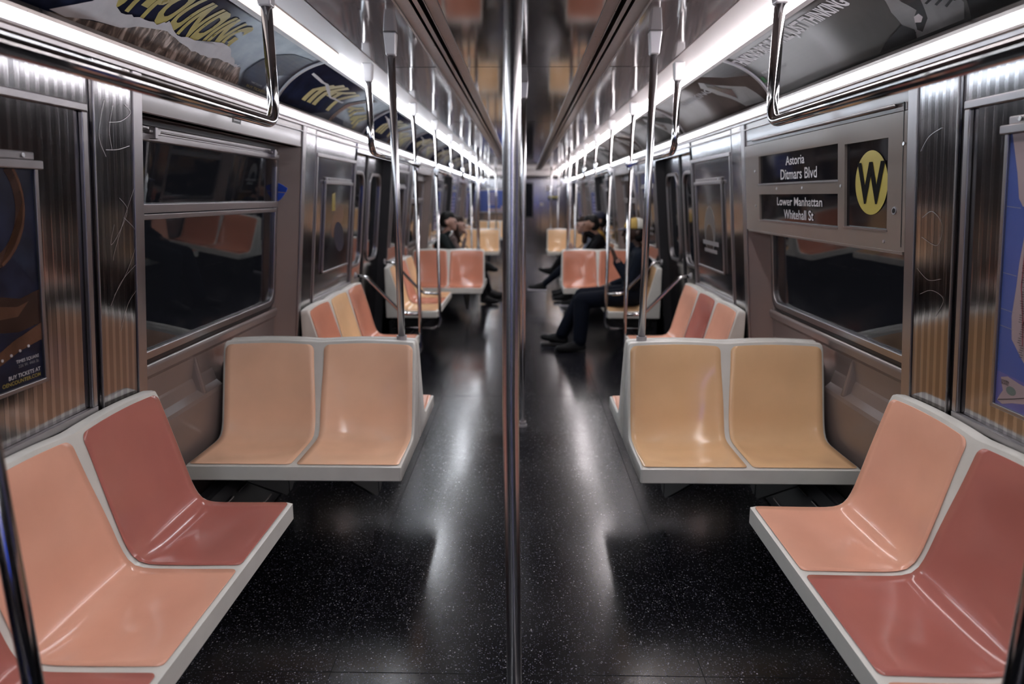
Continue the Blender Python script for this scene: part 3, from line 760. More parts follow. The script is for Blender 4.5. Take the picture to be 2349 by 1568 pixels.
for s in (-1, 1):
    for k, c in enumerate(BAYS):
        # pole on the aisle corner of the back-to-back seats
        x, y = s * .558, c
        t = thing('seat_pole', (x, y, .87), 'steel pole rising from the seat backs at the aisle corner, %s bay on the %s' % (BN[k], SD[s]), 'pole', 'seat back poles')
        smooth_tube('pole', [(x, y, .872), (x, y, 1.5), (x, y, 2.13)], .0165, POLE, t)
        collar(t, x, y)
        bm = new(); tube(bm, [(x, y, .868), (x, y, .892)], .024, 20); finish('foot_collar', bm, CAPM, t)
        for e in (-1, 1):
            yd = c - 2.055 if e < 0 else c + 2.135      # door end of the bench
            yi = c + e * (0.76 if e < 0 else 0.62)
            where = ('near' if e < 0 else 'far')
            x = s * (.80 if e < 0 else .815)
            t = thing('door_stanchion', (x, yd, .29), 'steel stanchion with arm rail, %s end of the %s window bay, %s side' % (where, BN[k], SD[s]), 'pole', 'bench end stanchions')
            P = fillet([(x, yd, 2.13), (x, yd, .275), (s * 1.26, yd, .275)], .09, 8)
            smooth_tube('pole', P, .0155, CHROME, t)
            P = fillet([(s * (Xw(.92)), yd, .918), (s * 1.235, yd, .912), (s * .955, yd, .615), (x, yd, .612)], .10, 8)
            smooth_tube('arm_rail', P, .014, CHROME, t)
            collar(t, x, yd)
            bm = new(); disc(bm, (s * (Xw(.92) - .008), yd, .918), (s, 0, 0), .026, .01); finish('wall_flange', bm, CAPM, t)
            # overhead bar along the bench
            xb = s * .80
            t = thing('overhead_handrail', (xb, (yd + yi) / 2, 1.755), 'overhead steel grab rail at the %s end of the %s window bay, %s side' % ('near' if e < 0 else 'far', BN[k], SD[s]), 'handrail', 'overhead grab rails')
            smooth_tube('rail', fillet([(xb, yd - e * .0, 1.755), (xb, yi, 1.755), (xb, yi, 2.13)], .075, 10), .0175, CHROME, t, 20)
            collar(t, xb, yi, 2.195)
            bm = new(); tube(bm, [(xb, yd - .03, 1.755), (xb, yd + .03, 1.755)], .024, 16); tube(bm, [(xb, yd, 1.72), (xb, yd, 1.79)], .022, 16); finish('joint_sleeve', bm, CHROME, t, smooth=False)
        # short curved grab handle in the cove
# ------------------------------------------------------------ posters on the wall panels
def framed(s, y0, y1, z0, z1, label, sheet, cat='poster'):
    t = thing('framed_poster', (s * Xw((z0 + z1) / 2), (y0 + y1) / 2, (z0 + z1) / 2), label, cat)
    bm = new(); e = .012
    wb(bm, s, y0 - e, y0, z0 - e, z1, -.010, .003); wb(bm, s, y1, y1 + e, z0 - e, z1, -.010, .003); wb(bm, s, y0 - e, y1 + e, z0 - e, z0, -.010, .003)
    finish('frame', bm, FRAME, t, bevel=.002)
    bm = new(); wb(bm, s, y0 - e - .012, y1 + e + .012, z1, z1 + .022, -.016, .003); wb(bm, s, y0 + .0, y1 - .0, z1 + .022, z1 + .042, -.010, .003)
    top = finish('top_rail', bm, FRAME, t, bevel=.003)
    bm = new()
    for y in (y0 + .04, y1 - .04): disc(bm, W(s, y, z1 + .033, -.008), (-s, 0, 0), .006, .005, 12)
    finish('screw', bm, CHROME, top)
    bm = new(); wb(bm, s, y0, y1, z0, z1, -.003, .003); finish('printed_sheet', bm, sheet, t)
    return t
def wall_poly(name, pts, s, mat, t, off):
    bm = flat_poly(pts); return mapped(name, bm, lambda d, z: W(s, d, z, -off), mat, t)
def wall_text(body, s, d, z, h, mat, t, off, align='LEFT', bold=0.0, wid=None, name='lettering', flatten=1.0):
    bm = text_bm(body, bold, align); k = h / 0.70
    def fn(x, y): return W(s, d + (-s) * x * k * flatten, z + y * k, -off)
    return mapped(name, bm, fn, mat, t)
def blob(cx, cz, rx, rz, rot=0, n=28, a0=0, a1=360):
    out = []
    for i in range(n):
        a = math.radians(a0 + (a1 - a0) * i / n); x, z = rx * math.cos(a), rz * math.sin(a)
        c_, s_ = math.cos(math.radians(rot)), math.sin(math.radians(rot)); out.append((cx + x * c_ - z * s_, cz + x * s_ + z * c_))
    return out
def arc_band(cx, cz, r0, r1, a0, a1, n=18, sy=1.0):
    A_ = [(cx + r1 * math.cos(math.radians(a0 + (a1 - a0) * i / n)), cz + sy * r1 * math.sin(math.radians(a0 + (a1 - a0) * i / n))) for i in range(n + 1)]
    B_ = [(cx + r0 * math.cos(math.radians(a1 - (a1 - a0) * i / n)), cz + sy * r0 * math.sin(math.radians(a1 - (a1 - a0) * i / n))) for i in range(n + 1)]
    return A_ + B_
# near left poster
t = framed(-1, 1.23, 1.70, 1.042, 1.592, 'dark blue and bronze show poster with ticket address, framed at the left edge', NAVY)
wall_poly('bronze_ring', arc_band(1.50, 1.50, .135, .165, -95, 40), -1, BRONZED, t, .0036)
wall_poly('bronze_ring', arc_band(1.50, 1.50, .158, .166, -60, 35), -1, BRONZE, t, .0040)
wall_poly('blue_sheen', [(1.58, 1.40), (1.62, 1.37), (1.69, 1.30), (1.69, 1.40), (1.66, 1.44)], -1, NAVY2, t, .0034)
wall_poly('bronze_arm', [(1.23, 1.33), (1.45, 1.33), (1.56, 1.285), (1.63, 1.27), (1.70, 1.285), (1.70, 1.195), (1.62, 1.185), (1.52, 1.20), (1.40, 1.23), (1.23, 1.22)], -1, BRONZED, t, .0036)
wall_poly('bronze_arm_light', [(1.45, 1.305), (1.55, 1.262), (1.62, 1.25), (1.66, 1.26), (1.62, 1.225), (1.52, 1.228), (1.42, 1.25)], -1, BRONZE, t, .0042)
wall_poly('bronze_finger', [(1.44, 1.10), (1.52, 1.13), (1.60, 1.165), (1.70, 1.195), (1.70, 1.15), (1.62, 1.135), (1.55, 1.11), (1.48, 1.085)], -1, BRONZE, t, .0038)
bm = new()
for k in range(6): disc(bm, W(-1, 1.50 + k * .03, 1.112 + k * .006, -.004), (1, 0, 0), .004, .001, 8)
finish('pale_studs', bm, PAPER, t)
wall_poly('yellow_fragment', [(1.44, 1.395), (1.505, 1.405), (1.50, 1.425), (1.44, 1.425)], -1, ADYEL, t, .0042)
wall_poly('yellow_fragment', [(1.44, 1.17), (1.495, 1.175), (1.50, 1.205), (1.44, 1.215)], -1, ADYEL, t, .0044)
wall_text('TIMES SQUARE', -1, 1.685, 1.105, .0085, WHITE, t, .0045, 'RIGHT')
wall_text('226 W. 44th St.', -1, 1.685, 1.092, .0080, GREYP, t, .0045, 'RIGHT')
wall_text('BUY TICKETS AT', -1, 1.688, 1.067, .0105, WHITE, t, .0045, 'RIGHT', .01)
wall_text('OENCOUNTER.COM', -1, 1.688, 1.052, .0100, ADYEL, t, .0045, 'RIGHT', .01)
# near right map
t = framed(1, 0.95, 1.742, 0.972, 1.678, 'blue subway map framed on the steel wall at the right edge', MAPB, 'map')
wall_poly('land_area', [(1.735, 1.678), (1.71, 1.58), (1.70, 1.52), (1.685, 1.50), (1.66, 1.50), (1.62, 1.678)], 1, MAPL, t, .0036)
wall_poly('land_area', [(1.665, 1.49), (1.675, 1.42), (1.685, 1.36), (1.69, 1.30), (1.70, 1.22), (1.695, 1.16), (1.66, 1.12), (1.60, 1.06), (1.50, 1.10), (1.40, 1.3), (1.40, 1.5), (1.55, 1.56)], 1, MAPL, t, .0036)
wall_poly('inset_panel', [(1.742, 1.065), (1.742, .972), (1.56, .972), (1.56, 1.05)], 1, MAPV, t, .0034)
wall_poly('land_area', [(1.725, 1.050), (1.70, 1.058), (1.66, 1.05), (1.62, 1.045), (1.60, 1.02), (1.64, 1.0), (1.68, .99), (1.715, .977), (1.735, .983), (1.725, 1.0), (1.715, 1.015), (1.72, 1.03)], 1, MAPL, t, .0040)
wall_poly('park_area', blob(1.685, 1.022, .018, .012), 1, MAPG, t, .0044)
wall_text('STATEN', 1, 1.722, 1.040, .0055, BLACK, t, .0046, 'LEFT', .02); wall_text('ISLAND', 1, 1.722, 1.033, .0055, BLACK, t, .0046, 'LEFT', .02)
def map_line(pts, mat, wv=.0016):
    bm = new()
    for i in range(len(pts) - 1):
        a, b = Vector(pts[i]), Vector(pts[i + 1]); d = (b - a).normalized(); nn = Vector((-d.y, d.x)) * wv
        quad(bm, *[W(1, q.x, q.y, -.0046) for q in (a - nn, b - nn, b + nn, a + nn)])
    return finish('map_line', bm, mat, t, normals=False)
map_line([(1.665, 1.46), (1.668, 1.38), (1.672, 1.30), (1.660, 1.22), (1.655, 1.15)], MAPR)
map_line([(1.655, 1.48), (1.650, 1.40), (1.662, 1.33), (1.640, 1.25), (1.66, 1.20)], BLACK)
map_line([(1.73, .985), (1.70, .995), (1.67, 1.005), (1.63, 1.02)], BLACK, .001)
for z in (1.50, 1.33, 1.235, 1.19): map_line([(1.741, z), (1.69, z - .004)], GREYP, .0006)
bm = new(); rnd = random.Random(4)
for k in range(60):
    zz = 1.12 + k * .006; yy = 1.668 + rnd.random() * .012 - .006
    quad(bm, W(1, yy, zz, -.0048), W(1, yy - .012, zz, -.0048), W(1, yy - .012, zz + .0016, -.0048), W(1, yy, zz + .0016, -.0048))
finish('station_names', bm, BLACK, t, normals=False)
# far posters
for s in (-1, 1):
    for k, c in enumerate(BAYS):
        for e in (-1, 1):
            if e < 0 and k == 0: continue
            y0, y1 = (c + 1.25, c + 1.86) if e > 0 else (c - 1.86, c - 1.25)
            lab = 'dark framed poster on the %s steel wall, %s the %s window bay' % (SD[s], 'past' if e > 0 else 'before', BN[k])
            if k == 2 or (k == 1 and s == -1 and e > 0): lab = lab.replace('dark', 'blue'); sheet = MAPB
            else: sheet = DARKSHEET
            t = framed(s, y0, y1, 1.045, 1.60, lab, sheet)
            if sheet is MAPB:
                for q in range(7): wall_poly('pale_text_line', [(y0 + .05, 1.50 - q * .06), (y1 - .2 + .02 * q, 1.50 - q * .06), (y1 - .2 + .02 * q, 1.515 - q * .06), (y0 + .05, 1.515 - q * .06)], s, MAPL, t, .0036)
            elif s < 0:
                wall_poly('bronze_figure', blob(y0 + .30, 1.36, .16, .09, 25), s, BRONZE, t, .0036); wall_poly('blue_sheen', blob(y0 + .36, 1.25, .14, .09, -30), s, NAVY2, t, .0040)
                wall_poly('yellow_fragment', [(y0 + .16, 1.43), (y0 + .24, 1.43), (y0 + .22, 1.55), (y0 + .15, 1.54)], s, ADYEL, t, .0044)
            else:
                wall_poly('grey_figure', blob(y0 + .30, 1.30, .13, .16, 10), s, ADSKIN, t, .0036)
                wall_poly('dark_figure', blob(y0 + .31, 1.24, .09, .10, 0), s, ADDARK, t, .0040)
                wall_poly('pale_text_line', [(y0 + .10, 1.20), (y0 + .48, 1.20), (y0 + .48, 1.23), (y0 + .10, 1.23)], s, GREYP, t, .0044); wall_poly('pale_text_line', [(y0 + .14, 1.15), (y0 + .44, 1.15), (y0 + .44, 1.175), (y0 + .14, 1.175)], s, GREYP, t, .0044)

# ------------------------------------------------------------ roll sign box (right, nearest bay)
t = thing('destination_sign', (1.25, 2.975, 1.58), 'beige panel with W line disc and black destination windows over the right window', 'sign')
bm = new()
ys = [2.195, 2.305, 2.610, 2.665, 3.545, 3.755]
def sb(y0, y1, z0, z1): wb(bm, 1, y0, y1, z0, z1, -.008, .10)
def sbt(y0, y1, z0, z1): wb(bm, 1, y0, y1, z0, z1, -.006, .03)
sbt(2.195, 2.305, 1.345, 1.79); sbt(2.610, 2.665, 1.345, 1.79); sbt(3.545, 3.755, 1.345, 1.79)
sbt(2.305, 2.610, 1.345, 1.412); sbt(2.305, 2.610, 1.717, 1.79)
sbt(2.665, 3.545, 1.345, 1.405); sbt(2.665, 3.545, 1.535, 1.588); sbt(2.665, 3.545, 1.725, 1.79)
finish('face_panel', bm, SIGNP, t)
bm = new(); wb(bm, 1, 2.21, 3.74, 1.333, 1.347, -.004, .10); finish('lower_return', bm, SIGNP, t, bevel=.004)
bm = new()
for z0, z1, y0, y1 in ((1.815, 1.818, 2.215, 3.735),): wb(bm, 1, y0, y1, z0, z1, -.0075, -.003)
wb(bm, 1, 2.213, 2.216, 1.36, 1.815, -.0075, -.003); finish('panel_seam', bm, BLACK, t)
bm = new(); tube(bm, [W(1, 2.26, 1.812, -.010), W(1, 3.62, 1.812, -.010)], .0055, 10); finish('hinge_rod', bm, FRAME, t, smooth=True)
for y0, y1, z0, z1 in ((2.305, 2.610, 1.412, 1.717), (2.665, 3.545, 1.405, 1.535), (2.665, 3.545, 1.588, 1.725)):
    bm = new(); wb(bm, 1, y0 - .005, y1 + .005, z0 - .005, z1 + .005, .004, .010); sw = finish('sign_window', bm, SIGNG, t)
    bm = new(); wb(bm, 1, y0 - .004, y1 + .004, z0 - .006, z0 + .0005, -.0085, .004); finish('window_bead', bm, FRAME, sw)
bm = flat_poly(blob(2.428, 1.572, .112, .112, 0, 48)); mapped('route_disc', bm, lambda d, z: W(1, d, z, .0015), YEL, t)
wall_text('W', 1, 2.428, 1.506, .135, INK, t, 0.0, 'CENTER', .035, flatten=.86)
def sign_text(body, yc, z, h, wd):
    bm = text_bm(body, .012, 'CENTER'); x0, x1, yb, yt = bounds(bm); kx = wd / (x1 - x0); kz = h / .70
    mapped('lettering', bm, lambda x, y: W(1, yc - x * kx, z + y * kz, .0015), WHITE, t)
sign_text('Astoria', 3.10, 1.668, .040, .21); sign_text('Ditmars Blvd', 3.07, 1.604, .046, .40)
sign_text('Lower Manhattan', 3.07, 1.483, .038, .50); sign_text('Whitehall St', 3.07, 1.422, .042, .33)
bm = new()
for y, z in ((3.60, 1.655), (3.60, 1.475), (2.638, 1.565), (3.0, 1.562), (3.3, 1.562), (2.32, 1.372)): disc(bm, W(1, y, z, -.005), (-1, 0, 0), .006, .004, 12)
finish('screw', bm, FRAME, t)
bm = new(); disc(bm, W(1, 2.258, 1.478, -.004), (-1, 0, 0), .0135, .005, 20); kh = finish('key_lock', bm, FRAME, t)
bm = new(); disc(bm, W(1, 2.258, 1.478, -.009), (-1, 0, 0), .008, .0012, 16); finish('key_hole', bm, SLOT, kh)
# vertical moulding strip with one bright stud
bm = new(); disc(bm, W(1, 2.205, 1.69, -.006), (-1, 0, 0), .006, .006, 12); finish('stud', bm, CHROME, t)

# small notice and blue paper, left window
bm = new(); wb(bm, -1, 2.875, 2.955, 1.830, 1.856, -.0015, .0005)
t = tag(finish('notice_sticker', bm, BLACK), 'small black sticker with white lines above the left window', 'sticker')
for z in (1.848, 1.839):
    bm = new(); wb(bm, -1, 2.885, 2.945, z, z + .004, -.0022, -.0014); finish('text_line', bm, WHITE, t)
def card(pts, y0, y1):
    b = new(); prism(b, pts, y0, y1); return b
t = tag(finish('folded_paper', card([(-1.351, 1.603), (-1.313, 1.585), (-1.320, 1.548), (-1.354, 1.552)], 3.664, 3.672), BLUEP), 'bright blue folded paper tucked beside the left window frame', 'paper')
finish('folded_flap', card([(-1.311, 1.584), (-1.286, 1.568), (-1.296, 1.547), (-1.318, 1.549)], 3.656, 3.662), BLUEP, t)
finish('folded_leaf', card([(-1.354, 1.546), (-1.300, 1.542), (-1.328, 1.508), (-1.358, 1.492)], 3.652, 3.660), BLUEP, t)

# scratched graffiti arcs in the steel
SCR = pm('scratched_metal', (0.42, 0.40, 0.40), 0.4, 1.0)
def scratches(s, specs):
    for pts in specs:
        bm = new(); P = [Vector(W(s, y, z, -.0005)) for y, z in catmull(pts, 7)]
        for i in range(len(P) - 1):
            a, b = P[i], P[i + 1]; d = (b - a).normalized(); nn = Vector((0, -d.z, d.y)) * .0006
            quad(bm, a - nn, b - nn, b + nn, a + nn)
        for v in bm.verts: v.co.x -= s * .0055
        finish('scratch_mark', bm, SCR, WALL[s], normals=False)
scratches(-1, [[(2.00, 1.80), (1.97, 1.70), (2.0, 1.64)], [(2.04, 1.79), (2.02, 1.72), (2.03, 1.66)], [(2.00, 1.66), (2.06, 1.665), (2.12, 1.68)], [(2.10, 1.80), (2.13, 1.78), (2.08, 1.75), (2.02, 1.74)],
               [(2.14, 1.55), (2.09, 1.47), (2.03, 1.36), (2.02, 1.33)], [(2.06, 1.52), (2.10, 1.48), (2.05, 1.41), (2.01, 1.38), (2.03, 1.44)], [(2.0, 1.19), (2.06, 1.26), (2.15, 1.31)], [(2.08, 1.46), (2.15, 1.40), (2.10, 1.30), (2.02, 1.22)],
               [(2.14, 1.22), (2.09, 1.18), (2.05, 1.10)]])
scratches(1, [[(2.10, 1.46), (2.05, 1.48), (2.0, 1.44), (2.02, 1.38), (2.10, 1.40)], [(2.12, 1.30), (2.06, 1.27), (2.0, 1.28)], [(2.12, 1.66), (2.08, 1.70), (2.02, 1.72)], [(2.1, 1.22), (2.04, 1.24), (1.98, 1.22), (2.02, 1.16)]])
for s in (-1, 1):
    WALL[s]['kind'] = 'structure'

# ------------------------------------------------------------ end walls
bm = new(); dw = 0.36
for x0, x1, z0, z1 in ((-1.45, -dw, 0, 2.26), (dw, 1.45, 0, 2.26), (-dw, dw, 1.97, 2.26)): box(bm, x0, x1, Y_END, Y_END + .05, z0, z1)
fw = struct(finish('wall_front', bm, STEEL))
bm = new(); prism(bm, [(0, 0)] * 0 + [(-1.0, 2.06), (1.0, 2.06), (1.0, 2.2), (-1.0, 2.2)], Y_END - .30, Y_END - .001); finish('ceiling_bulkhead', bm, CREAM, fw, bevel=.02)
bm = new(); box(bm, -1.2, 1.2, Y_END - .03, Y_END - .001, 1.98, 2.06); finish('header_band', bm, CEILC, fw)
dn += 1
bm = new()
for x0, x1, z0, z1 in ((-dw, -.22, 0, 1.97), (.24, dw, 0, 1.97), (-.22, .24, 0, .98), (-.22, .24, 1.86, 1.97)): box(bm, x0, x1, Y_END + .01, Y_END + .04, z0, z1)
d = struct(finish('door_%d' % dn, bm, STEEL))
bm = new()
for x0, x1, z0, z1 in ((-.24, -.22, .96, 1.88), (.24, .26, .96, 1.88), (-.22, .24, .96, .98), (-.22, .24, 1.86, 1.88)): box(bm, x0, x1, Y_END - .002, Y_END + .012, z0, z1)
finish('window_frame', bm, BLACK, d)
bm = new(); box(bm, -.22, .24, Y_END + .02, Y_END + .026, .98, 1.86); finish('door_glass', bm, GLASS, d)
bm = new(); tube(bm, [(.29, Y_END - .03, .98), (.29, Y_END - .03, 1.10)], .012, 10); tube(bm, [(.29, Y_END - .03, 1.04), (.29, Y_END + .02, 1.04)], .01, 8); finish('door_handle', bm, CHROME, d)
bm = new(); sphere(bm, (.28, Y_END - .01, .94), .02, 10); finish('lock_knob', bm, CHROME, d)
t = tag(None or finish('electrical_cabinet', (lambda b: (box(b, .46, 1.16, Y_END - .10, Y_END - .002, 0.02, 1.96), b)[1])(new()), STEEL, bevel=.008), 'tall stainless cabinet on the end wall right of the end door', 'cabinet')
bm = new(); box(bm, .60, .80, Y_END - .104, Y_END - .0995, 1.66, 1.80); st = finish('notice_plate', bm, PAPER, t)
for q in range(4):
    bm = new(); box(bm, .62, .78, Y_END - .106, Y_END - .1035, 1.68 + q * .027, 1.688 + q * .027); finish('text_line', bm, BLACK, st)
bm = new(); box(bm, .66, .92, Y_END - .104, Y_END - .0995, 1.42, 1.53); st = finish('warning_plate', bm, ADDARK, t)
for q in range(3):
    bm = new(); box(bm, .675 + q * .085, .735 + q * .085, Y_END - .106, Y_END - .1035, 1.49, 1.52); finish('yellow_mark', bm, YEL, st)
bm = new(); box(bm, .44, .53, Y_END - .105, Y_END - .09, 1.27, 1.36); tag(finish('square_sticker', bm, PAPER), 'small pale square sticker on the edge of the end wall cabinet', 'sticker')
t = thing('end_wall_map', (-.8, Y_END, 1.4), 'large blue map framed on the end wall left of the end door', 'map')
bm = new(); box(bm, -1.18, -.42, Y_END - .012, Y_END - .001, 1.12, 1.68); finish('printed_sheet', bm, MAPB, t)
bm = new(); box(bm, -1.20, -.40, Y_END - .02, Y_END - .001, 1.68, 1.72); box(bm, -1.20, -.40, Y_END - .02, Y_END - .001, 1.09, 1.12); finish('frame', bm, FRAME, t)
bm = new()
for q in range(7): box(bm, -.98, -.70, Y_END - .014, Y_END - .0115, 1.60 - q * .05, 1.622 - q * .05)
finish('pale_text_line', bm, MAPL, t)
bm = new(); box(bm, -.98, -.50, Y_END - .014, Y_END - .0115, 1.13, 1.20); box(bm, -.62, -.48, Y_END - .014, Y_END - .0115, 1.20, 1.27); finish('land_area', bm, MAPL, t)
bm = new(); box(bm, -1.5, 1.5, Y_BACK - .05, Y_BACK, 0, 2.26); bw = struct(finish('wall_back', bm, STEEL))
bm = new(); box(bm, -.22, .22, Y_BACK, Y_BACK + .006, 1.0, 1.85); finish('door_glass', bm, SIGNG, bw)
# ------------------------------------------------------------ people
SKIN_D = pm('dark_brown_skin', (0.0439, 0.0234, 0.0164), 0.5)
SKIN_M = pm('tan_skin', (0.2025, 0.1080, 0.0743), 0.5)
SKIN_L = pm('light_skin', (0.3060, 0.1836, 0.1454), 0.5)
JK_NAVY = pm('navy_jacket', (0.0056, 0.0084, 0.0154), 0.75, noise=(20, .2)); JEAN = pm('navy_jeans', (0.0032, 0.0048, 0.0104), 0.8, noise=(25, .2))
JK_BLK = pm('black_cloth', (0.0048, 0.0048, 0.0060), 0.8); SHOE = pm('black_shoe', (0.012, 0.012, 0.013), 0.4)
SWEAT = pm('dark_green_grey_sweater', (0.012, 0.017, 0.018), 0.85); SHIRT_Y = pm('yellow_shirt', (0.3038, 0.1822, 0.0405), 0.8); SHIRT_S = pm('pale_striped_shirt', (0.1688, 0.1822, 0.2228), 0.8)
TOP_G = pm('grey_pink_top', (0.1287, 0.0994, 0.0936), 0.8)
HAIR = pm('black_hair', (0.004, 0.0035, 0.0035), 0.6, spec=0.2); HAIRB = pm('brown_hair', (0.018, 0.009, 0.006), 0.6, spec=0.2)
SOLE = pm('white_shoe_sole', (0.4950, 0.4752, 0.5148), 0.5); EYE = pm('dark_eye', (0.01, 0.01, 0.01), 0.2)
CAPY = pm('yellow_cap_knit', (0.3591, 0.2394, 0.0599), 0.8); CAPW = pm('white_cap_knit', (0.4950, 0.4950, 0.4455), 0.8); CAPN = pm('navy_cap', (0.01, 0.012, 0.03), 0.7)

for _m in (JK_NAVY, JEAN, JK_BLK, SWEAT, SHIRT_S, SHIRT_Y, TOP_G, SHOE):
    _m.node_tree.nodes['Principled BSDF'].inputs['Specular IOR Level'].default_value = 0.12
def capsule(bm, p0, r0, p1, r1, seg=14):
    p0, p1 = Vector(p0), Vector(p1); ax = (p1 - p0)
    if ax.length < 1e-5: ax = Vector((0, 0, 1)) * 1e-4
    t = ax.normalized(); up = Vector((0, 0, 1)) if abs(t.z) < .9 else Vector((1, 0, 0)); up = (up - t * up.dot(t)).normalized(); sd = t.cross(up)
    rings = []
    for c, r, sgn, rng in ((p0, r0, -1, range(5, 0, -1)), (p1, r1, 1, range(1, 6))):
        lst = []
        for k in rng:
            a = PI / 2 * k / 6; lst.append((c + t * sgn * math.sin(a) * r, r * math.cos(a)))
        if sgn < 0: lst.append((c, r))
        else: lst.insert(0, (c, r))
        rings += lst
    R = [[bm.verts.new(c + (up * math.cos(2 * PI * j / seg) + sd * math.sin(2 * PI * j / seg)) * r) for j in range(seg)] for c, r in rings]
    for i in range(len(R) - 1):
        for j in range(seg): bm.faces.new([R[i][j], R[i][(j + 1) % seg], R[i + 1][(j + 1) % seg], R[i + 1][j]])
    a = bm.verts.new(p0 - t * r0); b = bm.verts.new(p1 + t * r1)
    for j in range(seg): bm.faces.new([a, R[0][(j + 1) % seg], R[0][j]]); bm.faces.new([b, R[-1][j], R[-1][(j + 1) % seg]])

def person(s, y0, label, J, mats, voxel=.009, hair=None, group=None):
    """J: list of (p0, r0, p1, r1, material key) in (distance from car centre, along-car offset, height)."""
    def wp(p): return Vector((s * p[0], y0 + p[1], p[2]))
    bm = new()
    for p0, r0, p1, r1, k in J: capsule(bm, wp(p0), r0, wp(p1), r1)
    bmesh.ops.recalc_face_normals(bm, faces=bm.faces)
    me = bpy.data.meshes.new('tmp'); bm.to_mesh(me); bm.free()
    o = bpy.data.objects.new('tmp', me); COL.objects.link(o)
    md = o.modifiers.new('r', 'REMESH'); md.mode = 'VOXEL'; md.voxel_size = voxel
    m2 = o.modifiers.new('s', 'SMOOTH'); m2.iterations = 3; m2.factor = .5
    bpy.context.view_layer.update()
    dg = bpy.context.evaluated_depsgraph_get(); body = bpy.data.meshes.new_from_object(o.evaluated_get(dg))
    bpy.data.objects.remove(o)
    keys = list(dict.fromkeys(k for *_, k in J))
    segs = [(wp(a), ra, wp(b), rb, keys.index(k)) for a, ra, b, rb, k in J]
    body.materials.clear()
    for k in keys: body.materials.append(mats[k])
    import numpy as np
    n = len(body.polygons); cen = np.empty(n * 3, dtype=np.float32); body.polygons.foreach_get('center', cen); cen = cen.reshape(-1, 3)
    best = np.full(n, 1e9); idx = np.zeros(n, dtype=np.int32)
    for a, ra, b, rb, k in segs:
        A_ = np.array(a); B_ = np.array(b); d = B_ - A_; L2 = max(float(d @ d), 1e-9)
        tt = np.clip(((cen - A_) @ d) / L2, 0, 1); dist = np.linalg.norm(cen - (A_ + tt[:, None] * d), axis=1) - (ra + (rb - ra) * tt)
        m = dist < best; best[m] = dist[m]; idx[m] = k
    body.polygons.foreach_set('material_index', idx); body.polygons.foreach_set('use_smooth', np.ones(n, dtype=bool)); body.update()
    t = bpy.data.objects.new('person', body); COL.objects.link(t); body.name = 'person'
    tag(t, label, 'person', group)
    return t, wp
def head(q, w, z, tilt=0.0, f=-1.0):
    """head whose face looks towards the aisle (-q); returns primitives"""
    def p(dq, dw, dz):
        c_, s_ = math.cos(tilt), math.sin(tilt); return (q + dq * c_ + dz * s_, w + dw, z - dq * -s_ * -1 + dz * c_) if False else (q + dq * c_ - dz * -s_, w + dw, z + dz * c_ - dq * s_ * -1)
    P = [((q + .015, w, z + .02), .092, (q + .03, w, z + .03), .088, 'skin'),
         ((q - .02, w, z - .01), .078, (q - .045, w, z - .055), .052, 'skin'),
         ((q - .06, w, z - .085), .032, (q - .02, w, z - .075), .040, 'skin'),
         ((q - .090, w, z + .015), .010, (q - .112, w, z - .025), .014, 'skin'),      # nose
         ((q - .088, w - .0, z - .060), .014, (q - .086, w + .0, z - .062), .014, 'skin'),      # lips
         ((q - .075, w - .03, z + .032), .016, (q - .075, w + .03, z + .032), .016, 'skin'),     # brow
         ((q + .03, w - .088, z - .015), .016, (q + .04, w - .088, z + .015), .018, 'skin'),   # ears
         ((q + .03, w + .088, z - .015), .016, (q + .04, w + .088, z + .015), .018, 'skin')]
    return P
def hand(wr, kn, curl, up, key='skin', rr=.0085):
    """palm from wrist to knuckles, four unequal bent fingers and a side thumb"""
    wr, kn, curl, up = Vector(wr), Vector(kn), Vector(curl).normalized(), Vector(up).normalized()
    d = (kn - wr).normalized(); P = []
    for k in (-1, 0, 1): P.append((wr + up * k * .016, .017, kn + up * k * .026, .014, key))
    for i, ln in enumerate((.036, .042, .040, .032)):
        b = kn + up * (.036 - i * .024); m = b + (d * .8 + curl * .6).normalized() * ln; e = m + (d * .2 + curl).normalized() * ln * .75; e2 = e + (curl - d * .4).normalized() * ln * .5
        P += [(b, rr * 1.05, m, rr, key), (m, rr, e, rr * .9, key), (e, rr * .9, e2, rr * .8, key)]
    tb = wr.lerp(kn, .35) + up * .03; tm = tb + (up + d * .6 + curl * .3).normalized() * .038; te = tm + (d + curl * .7).normalized() * .03
    P += [(tb, .013, tm, .0105, key), (tm, .0105, te, .009, key)]
    return [(tuple(a), ra, tuple(b), rb, k) for a, ra, b, rb, k in P]
def eyes(t, wp, q, w, z):
    bm = new()
    for dw in (-.032, .032): sphere(bm, wp((q - .086, w + dw, z + .008)), .011, 10)
    return finish('eye', bm, EYE, t, smooth=True)
